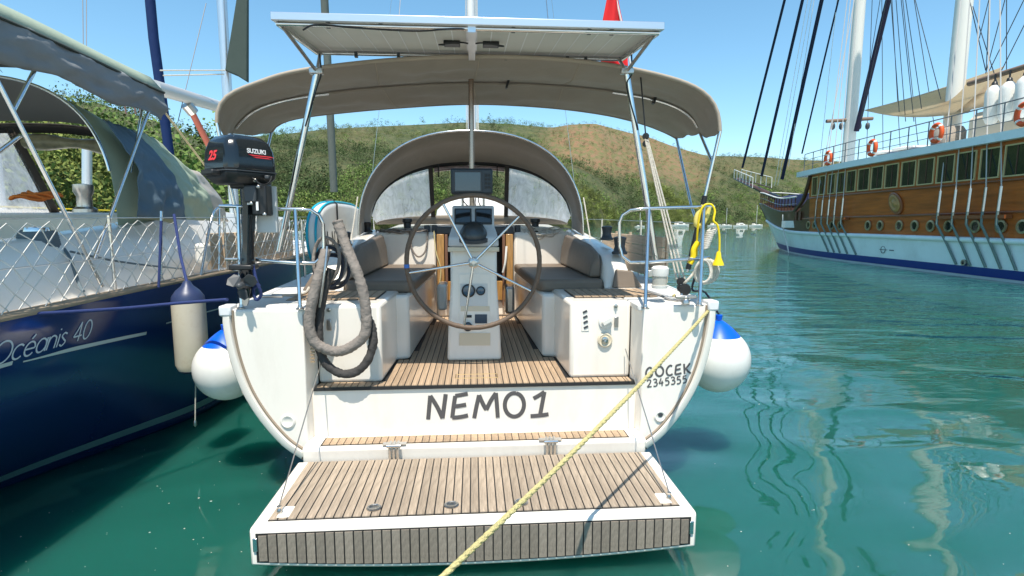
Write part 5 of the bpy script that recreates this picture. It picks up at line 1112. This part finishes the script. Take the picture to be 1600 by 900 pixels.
T([gsh(s, 2.42 - .008 * s, .0) for s in np.linspace(-14, 16, 30)], .05, 6).build("belt_rail", GTR, GU, sm=60)
T([gsh(s, 3.5, .0) for s in np.linspace(-14, 15, 30)], .05, 6).build("belt_rail", GTR, GU, sm=60)
# deckhouse with its row of windows
gwall(3.5, 4.86, -14, 15.2, GWD, "house_side", -.06, 40, 3)
MB().add([gsh(15.2, 3.5, -.06), gsh(15.2, 4.86, -.06), gsh(15.2, 4.86, -.06, -1), gsh(15.2, 3.5, -.06, -1)], [(0, 1, 2, 3)]).build("house_front", GWD, GU)
T(catmull([gsh(15.0, 4.8, -.0), gsh(15.3, 4.2, 0), gsh(16.0, 3.4, 0), gsh(17.4, 2.8, 0)], 6), .12, 6).build("carved_bracket", GDK, GU, sm=60)
dk = []; ss_ = list(np.linspace(-14, 16.6, 30))
for z in (4.86, 5.16): dk.append([gsh(s, 4.2, .22, 1) + V(0, 0, z - 4.2) for s in ss_] + [gsh(s, 4.2, .22, -1) + V(0, 0, z - 4.2) for s in reversed(ss_)])
MB().loft(dk).build("upper_deck", GWH, GU)
WFR = mat("cream_window_frame", (.52, .40, .19), .4); WGL = mat("dark_window_glass", (.012, .022, .018), .05, coat=.6, spec=.8)
wpx = [(1567, 1606), (1529.5, 1561), (1494, 1523.5), (1463, 1490.5), (1433.5, 1459), (1408, 1430.5), (1383, 1403.5), (1361.5, 1380.5), (1341, 1359), (1323, 1338), (1306.6, 1320.4), (1292, 1304.5), (1277.5, 1288), (1264, 1274.5)]
for x0, x1 in wpx:
    sa = gpx(x1, 260)[0]; sb_ = gpx(x0, 260)[0]
    def wp(s, z, l): return gsh(s, z, -.06 + l)
    fr = MB(); e = .05; za, zb_ = 3.62, 4.72
    for (a, b, c, d) in ((sa, sa + e, za, zb_), (sb_ - e, sb_, za, zb_), (sa + e, sb_ - e, za, za + e), (sa + e, sb_ - e, zb_ - e, zb_)):
        fr.add([wp(s, z, l) for s in (a, b) for z in (c, d) for l in (.002, .05)], [(0, 1, 3, 2), (4, 6, 7, 5), (0, 4, 5, 1), (2, 3, 7, 6), (0, 2, 6, 4), (1, 5, 7, 3)])
    wi = fr.build("window", WFR, GU)
    MB().add([wp(s, z, .012) for s, z in ((sa + e, za + e), (sb_ - e, za + e), (sb_ - e, zb_ - e), (sa + e, zb_ - e))], [(0, 1, 2, 3)]).build("pane", WGL, wi, fix=False)
    m_ = (sa + sb_) / 2; MB().add([wp(s, z, l) for s in (m_ - .02, m_ + .02) for z in (za + e, zb_ - e) for l in (.010, .03)], [(0, 1, 3, 2), (4, 6, 7, 5), (0, 4, 5, 1), (2, 3, 7, 6), (0, 2, 6, 4), (1, 5, 7, 3)]).build("mullion", GDK, wi)
for px in (1598, 1564, 1524, 1482, 1454, 1429, 1405, 1375, 1356, 1312, 1298, 1267, 1255):
    s = gpx(px, 363)[0]; c = gsh(s, 1.92, .0); nn = (gsh(s, 1.92, .1) - c).normalized()
    ph = MB().lathe([(.17, 0), (.24, .0), (.24, .05), (.17, .06), (.16, .02)], c, nn, 20).build("porthole", mat("brass_rim", (.45, .36, .22), .3, .7) if px == 1598 else bpy.data.materials["brass_rim"], GU, sm=45)
    MB().lathe([(.17, .0), (.17, .022), (0, .022)], c, nn, 18).build("pane", WGL, ph)
# channels and chainplates, with shrouds up to the mastheads
M1, M2 = 16.9, 8.5
T([g(M1, -BH, 4), g(M1 - .2, -BH, 30)], [.36, .26], 16).build("mast", mat("white_mast_paint", (.72, .69, .62), .4), GU, sm=60)
T([g(M2, -BH, 4), g(M2 - .2, -BH, 31)], [.37, .27], 16).build("mast", bpy.data.materials["white_mast_paint"], GU, sm=60)
for ms, S_ in ((M2, [(1475, 1491), (1499, 1513), (1522, 1537), (1546, 1561), (1570, 1585)]), (M1, [(1277, 1288), (1288, 1298), (1299, 1308), (1310, 1320), (1322, 1334)])):
    a0, a1 = gpx(S_[0][0], 340)[0], gpx(S_[-1][0], 340)[0]
    MB().add([gsh(s, z, l) for s in (a0 + .3, a1 - .3) for z in (2.2, 2.32) for l in (0, .28)], [(0, 1, 3, 2), (4, 6, 7, 5), (0, 4, 5, 1), (2, 3, 7, 6), (0, 2, 6, 4), (1, 5, 7, 3)]).build("channel", GTR, GU)
    for k, (xt, xb) in enumerate(S_):
        st, sb2 = gpx(xt, 338)[0], gpx(xb, 410)[0]
        T([gsh(st, 2.5, .25), gsh(st, 2.0, .26), gsh((st + sb2) / 2, 1.2, .08), gsh(sb2, .45, .04)], .045, 6).build("chainplate", mat("weathered_bronze", (.16, .22, .20), .5, .4) if ms == M2 and k == 0 else bpy.data.materials["weathered_bronze"], GU, sm=50)
        T([gsh(st, 2.45, .25), gsh(st, 3.3, .22)], .05, 6).build("turnbuckle", STEELB, GU, sm=60)
        T([gsh(st, 3.3, .22), g(ms - .2, -BH + .2, 27 if k else 17)], .022, 5).build("shroud", mat("grey_wire", (.45, .43, .40), .5) if ms == M2 and k == 0 else bpy.data.materials["grey_wire"], GU)
for ms in (M1, M2):
    for k in range(5): T([gsh(ms - 4 + k * 1.6, 2.5, .2, -1), g(ms - .2, -BH - .2, 27)], .02, 5).build("shroud", DGREY, GU)
# spreader on the foremast, with blocks
T([g(M1 - .05, -BH + 1.5, 8.3), g(M1 - .05, -BH - 1.3, 8.45)], .11, 8).build("spreader", mat("brown_spar", (.20, .13, .09), .6), GU, sm=60)
for dx in (-1.0, -.5, .6, 1.1): MB().lathe([(0, -.25), (.11, -.15), (.13, 0), (.1, .15), (0, .22)], g(M1 - .1, -BH + dx, 8.0), n=10).build("block", DGREY, GU, sm=60)
NAVS = mat("navy_furled_sail", (.006, .012, .035), .8, bump=.4, bscale=5)
def ln(a, sa, oa, za, b, sb3, zb3, r, m, name): T([g(sa, oa, za), g(sb3, -BH, zb3)], r, 8).build(name, m, GU, sm=60)
for px, py, px2, rr_ in ((1160, 262, 1226, .10), (1190, 275, 1254, .11), (1222, 280, 1284, .13), (1253, 240, 1310, .055)):
    a = gpx(px, py, -BH); b = gpx(px2, 0, -BH); ua, ub = g(a[0], -BH, a[1]), g(b[0], -BH, b[1]); T([ua, ub, ub + (ub - ua) * .35], rr_, 8).build("furled_sail", NAVS, GU, sm=60)
for px, py, px2 in ((1210, 290, 1262), (1215, 290, 1268), (1232, 260, 1272), (1282, 240, 1308)):
    a = gpx(px, py, -BH); b = gpx(px2, 0, -BH); ua, ub = g(a[0], -BH, a[1]), g(b[0], -BH, b[1]); T([ua, ub, ub + (ub - ua) * .35], .02, 5).build("stay", FENW, GU)
a, b = gpx(1338, 205, -BH), gpx(1388, 0, -BH); ua, ub = g(a[0], -BH, a[1]), g(b[0], -BH, b[1]); T([ua, ub, ub + (ub - ua) * .4], .15, 8).build("furled_sail", mat("plum_furled_sail", (.03, .02, .045), .8), GU, sm=60)
for x0, y0, x1, y1 in ((1405, 175, 1392, 0), (1415, 190, 1400, 0), (1428, 190, 1408, 0), (1440, 170, 1415, 0), (1470, 155, 1430, 0), (1345, 190, 1385, 0), (1345, 185, 1375, 0), (1540, 110, 1515, 0), (1540, 115, 1570, 0), (1545, 112, 1590, 20), (1565, 110, 1600, 40), (1530, 60, 1545, 0), (1520, 10, 1555, 120)):
    a, b = gpx(x0, y0, -BH + .5), gpx(x1, y1, -BH + .5); ua, ub = g(a[0], -BH + .5, a[1]), g(b[0], -BH + .5, b[1]); T([ua, ub, ub + (ub - ua) * .5], .018, 5).build("stay", DGREY, GU)
# upper railing
rs = np.linspace(-13, 15.6, 25)
for h in (.32, .62, .98): T([gsh(s, 4.2, .16) + V(0, 0, .96 + h) for s in rs], .024 if h > .9 else .014, 6).build("guard_rail", mat("grey_rail_paint", (.13, .14, .15), .4) if h == .32 else bpy.data.materials["grey_rail_paint"], GU, sm=60)
for s in rs: T([gsh(s, 4.2, .16) + V(0, 0, .95), gsh(s, 4.2, .16) + V(0, 0, 1.94)], .022, 6).build("rail_post", bpy.data.materials["grey_rail_paint"], GU, sm=60)
for s in rs[::2]: T([gsh(s, 4.2, .16, -1) + V(0, 0, .95), gsh(s, 4.2, .16, -1) + V(0, 0, 1.94)], .022, 6).build("rail_post", bpy.data.materials["grey_rail_paint"], GU, sm=60)
T([gsh(s, 4.2, .16, -1) + V(0, 0, 1.94) for s in rs], .024, 6).build("guard_rail", bpy.data.materials["grey_rail_paint"], GU, sm=60)
# things on the upper deck
MB().loft([[g(s, o, z) for o, z in ((-1.9, 5.16), (-1.9, 6.3), (-2.2, 6.6), (-4.6, 6.6), (-4.9, 6.3), (-4.9, 5.16))] for s in (1.5, 5.5)]).build("deck_canopy", mat("beige_canvas", (.56, .47, .35), .9, var=.06, vscale=1), GU, sm=30)
MB().lathe([(.55, 0), (.62, .4), (.62, .9), (.5, 1.1), (0, 1.12)], g(7.0, -2.2, 5.16), n=18).build("deck_barrel", mat("grey_wood_barrel", (.36, .30, .24), .8, var=.2, vscale=4), GU, sm=50)
MB().loft([[g(s, o, z) for o, z in ((-1.2, 5.16), (-1.2, 5.42), (-2.6, 5.46), (-2.6, 5.16))] for s in (6.5, 12.5)]).build("sun_mattress", mat("navy_mattress", (.02, .03, .12), .8), GU, bev=.05)
for s in (8.0, 9.6): MB().loft([[g(s + d, o, z) for o, z in ((-1.0, 5.46), (-1.0, 5.62), (-2.4, 5.66), (-2.4, 5.46))] for d in (0, 1.0)]).build("rolled_towel", FENW, GU, bev=.08)
# bow: bowsprit with netting platform, bow rail, rolled blue cover
T([g(26, -BH, 3.9), g(35.2, -BH, 6.2)], [.24, .14], 10).build("bowsprit", GDK, GU, sm=60)
for sd_ in (1, -1):
    T([g(29.5, -BH + sd_ * .8, 5.0), g(35.2, -BH + sd_ * .35, 6.25)], .05, 6).build("sprit_platform", GDK, GU); T([g(29.5, -BH + sd_ * .8, 5.9), g(35.2, -BH + sd_ * .35, 7.1)], .03, 6).build("sprit_rail", FENW, GU)
    for k in range(7): t = k / 6; c = lerp(g(29.5, -BH + sd_ * .8, 5.0), g(35.2, -BH + sd_ * .35, 6.25), t); T([c, c + V(0, 0, .88)], .028, 5).build("sprit_stanchion", FENW, GU)
def bz(s): return max(railz(s) + .2, 2.75 + .9 * smooth((s - 19) / 11))
for sd_ in (1, -1):
    for h in (.05, .5, .95): T([gsh(min(s, gss(bz(s)) - .1), bz(s), .0, sd_) + V(0, 0, h) for s in np.linspace(17.2, 29.2, 22)], .05 if h > .9 or h < .1 else .025, 6).build("bow_rail", GDK if h < .1 else FENW if h > .9 else STEELB, GU, sm=60)
    for s in np.linspace(17.4, 28.8, 16): p = gsh(min(s, gss(bz(s)) - .1), bz(s), 0, sd_); T([p, p + V(0, 0, .95)], .035, 6).build("bow_baluster", GDK, GU, sm=60)
MB().loft([[g(s, -BH + o, 3.2 + z) for o, z in ((-w_, 0), (-w_ * .9, .7), (0, .95), (w_ * .9, .7), (w_, 0))] for s, w_ in ((18, 2.2), (21, 1.9), (24.5, 1.1))]).build("foredeck_cover", mat("faded_navy_cover", (.04, .05, .12), .85), GU, sm=50)
ys = list(np.linspace(14.5, 28, 16)); MB().add([gsh(s, 2.4, -.05, sd_) + V(0, 0, .2) for sd_, q in ((1, ys), (-1, ys[::-1])) for s in q], [tuple(range(32))]).build("foredeck", TEAK, GU)
T(catmull([gsh(19.5, 2.6, .15), gsh(19.2, 1.6, .25), gsh(18.6, .6, .3), gsh(18.3, 0.05, .35)], 6), .04, 6).build("hanging_rope", FENW, GU, sm=60)
for s in (16.3, 17.0): T([gsh(s, 2.75, .02), gsh(s, 2.2, .06)], .12, 8).build("carved_post", GDK, GU, sm=60)
MB().box(gsh(18.3, 1.95, .1), (.1, 1.6, .45)).build("boarding_step", FENW, GU)
# carved oval relief and load line mark
c = gsh(6.75, 2.92, .0); nn = GN
for r_, h_, nm, m_ in ((.44, .05, "carved_emblem", GTR), (.34, .09, "emblem_boss", mat("gilded_carving", (.40, .22, .07), .35, .3))): MB().lathe([(r_, 0), (r_, h_), (r_ * .8, h_ * 1.4), (r_ * .55, h_ * .9), (r_ * .3, h_ * 1.5), (0, h_ * 1.7)], c, nn, 22, (1.35, .85)).build(nm, m_, GU, sm=50)
c = gsh(7.5, .80, .012); T([c + GE * (cos(a) * .16) + V(0, 0, sin(a) * .16) for a in np.linspace(0, 2 * pi, 24, endpoint=False)], .014, 5, closed=True).build("load_line_mark", DGREY, GU)
T([c - GE * .3, c + GE * .25], .014, 5).build("load_line_mark", DGREY, GU); T([c - GE * .75, c - GE * .45], .02, 5).build("load_line_mark", DGREY, GU)
MB().lathe([(.12, 0), (.12, .14), (.07, .14), (.07, .02), (0, .02)], gsh(2.6, .55, 0), nn, 14).build("outlet", STEELB, GU, sm=45)
# lifebuoys on the rail
LBO = mat("orange_lifebuoy", (.72, .10, .02), .5)
for px, py, lb in ((1290, 247, "orange lifebuoy on the gulet's upper rail nearest the bow"), (1360, 231, "orange lifebuoy on the gulet's rail just right of the foremast"), (1460, 208, "orange lifebuoy on the gulet's rail left of the grey barrel"), (1597, 178, "orange lifebuoy on the gulet's rail at the right edge of the picture")):
    s, z = gpx(px, py, .3); c = gsh(s, 4.2, .22) + V(0, 0, z - 4.2); b_ = thing("lifebuoy", c - V(0, 0, .38), lb, "lifebuoy", "lifebuoys on the gulet's rail")
    T([c + GE * (cos(a) * .29) + V(0, 0, sin(a) * .33) for a in np.linspace(0, 2 * pi, 28, endpoint=False)], .085, 10, closed=True).build("ring", LBO, b_, sm=70)
    for k in range(4): a = pi / 4 + k * pi / 2; T([c + GE * (cos(a + d) * .29) + V(0, 0, sin(a + d) * .33) for d in (-.13, 0, .13)], .089, 10).build("white_band", FENW, b_, sm=70)
# awning, spar and fenders over the upper deck
def awn(a, b):
    p = lerp(g(15.6, -BH, 8.7), lerp(g(6.6, -BH - .6, 8.75), g(6.0, -BH + 1.2, 6.7), b), a); return p - V(0, 0, .28 * sin(pi * a) * (.4 + .6 * b))
MB().grid(awn, 16, 8).build("shade_sail", vinyl("sand_canvas", (.72, .60, .42), .95), sm=80, solid=.02, label="sand coloured shade sail stretched aft from the gulet's foremast", category="awning")
MB().grid(lambda a, b: lerp(g(6.6, -BH - .6, 8.5), g(1.2, -BH - .3, 8.3), a) + (GN * 1.9 - V(0, 0, 1.7)) * b, 8, 6).build("shade_sail", bpy.data.materials["sand_canvas"], sm=80, solid=.02, label="sand coloured awning behind the hanging white fenders on the gulet", category="awning")
sa, sb3 = gpx(1514, 131, -1.0), gpx(1625, 97, -1.0); T([g(sa[0], -1.0, sa[1]), g(sb3[0], -1.0, sb3[1])], .10, 8).build("wooden_spar", bpy.data.materials["brown_spar"], sm=60, label="brown wooden spar carrying fenders above the gulet's upper deck", category="spar")
for k, (px, py) in enumerate(((1551, 163), (1574, 158), (1600, 150))):
    s, z = gpx(px, py, -.9); c = g(s, -.9, z); t_ = thing("hanging_fender", c - V(0, 0, .9), ("leftmost", "middle", "rightmost")[k] + " of three white fenders hung from the gulet's spar", "fender", "white fenders under the gulet's spar")
    MB().lathe([(0, -.75), (.16, -.7), (.25, -.5), (.26, .4), (.22, .55), (.1, .68)], c, n=18).build("fender_body", FENW, t_, sm=60); MB().lathe([(.1, .68), (.08, .8), (0, .85)], c, n=12).build("fender_eye", BLK, t_, sm=60); T([c + V(0, 0, .82), c + V(0, 0, 1.1)], .03, 6).build("fender_rope", BLK, t_)
# ------------------------------------------------------------------ small craft along the far shore
TB = [("low white motor yacht with a long cabin moored on the far shore behind the rail", 1063, 351, 290, 30, 'm'), ("small white cruiser on the far shore just right of the stern rail", 1117, 350, 310, 22, 'm'), ("white sailing boat with bare mast on the far shore beside the cruiser", 1135, 351, 300, 20, 's'), ("white open launch moored low on the far shore", 1158, 353, 280, 24, 'm'), ("sailing boat with tan hull on the far shore left of the gulet's bow", 1182, 350, 320, 22, 's'), ("small white boat glimpsed on the far shore through the stern tackle", 1000, 350, 260, 16, 's'),
      ("red and white fishing boat left of the sprayhood", 549, 332, 120, 26, 'r'), ("white sailing boat moored behind the fishing boat left of the sprayhood", 541, 338, 110, 26, 's'), ("small teal hulled boat left of the sprayhood", 553, 346, 90, 22, 't'), ("white sailing yacht glimpsed behind the paddle board", 452, 330, 105, 34, 's'), ("white motor boat glimpsed right of the outboard motor", 436, 332, 95, 30, 'm')]
HULLS = {'m': GEL, 's': GEL, 'r': mat("faded_red_hull", (.45, .10, .05), .5), 't': mat("teal_hull", (.02, .16, .18), .4)}
for lb, px, py, D, wpx_, kd in TB:
    d = ray(px, 348); d.z = 0; d.normalize(); c = V(CAM.x + d.x * D, d.y * D, 0); Lb = wpx_ * D / 850; t_ = thing("moored_boat", c, lb, "boat", "small craft along the far shore")
    X_ = V(cos(.3), sin(.3), 0); N_ = V(-X_.y, X_.x, 0); hb = Lb * .16; fb_ = Lb * .11
    MB().loft([[c + X_ * (x * Lb / 2) + N_ * o * hb * w_ + V(0, 0, z * fb_ * (1 + .3 * max(0, x))) for o, z in ((-1, 1), (-.8, .1), (0, -.4), (.8, .1), (1, 1))] for x, w_ in ((-1, .8), (-.4, 1), (.3, .95), (.75, .55), (1.05, .06))]).build("hull", HULLS[kd], t_)
    MB().loft([[c + X_ * (x * Lb / 2) + N_ * o * hb * .7 + V(0, 0, fb_ * .95 + z * fb_ * h) for o, z in ((-1, 0), (-.85, 1), (.85, 1), (1, 0))] for x, h in ((-.55, .9), (-.3, 1.2 if kd != 's' else .6), (.1, 1.2 if kd != 's' else .6), (.5, .3))]).build("cabin", GEL, t_)
    MB().loft([[c + X_ * (x * Lb / 2) + N_ * o * hb * .72 + V(0, 0, fb_ * 1.35 + z * fb_ * .35) for o, z in ((-1, 0), (-1, 1), (1, 1), (1, 0))] for x in (-.35, .15)]).build("cabin_window", WGL, t_)
    if kd == 's': T([c + V(0, 0, fb_), c + V(0, 0, fb_ + Lb * 1.25)], .08, 6).build("mast", ALUW, t_); T([c + V(0, 0, fb_ * 2.4), c - X_ * Lb * .4 + V(0, 0, fb_ * 2.3)], .12, 6).build("boom", NAVS, t_)
    elif kd == 'm': MB().loft([[c + X_ * (x * Lb / 2) + N_ * o * hb * .6 + V(0, 0, fb_ * 2.15 + z * fb_ * .12) for o, z in ((-1, 0), (-1, 1), (1, 1), (1, 0))] for x in (-.5, .15)]).build("roof", GEL, t_)
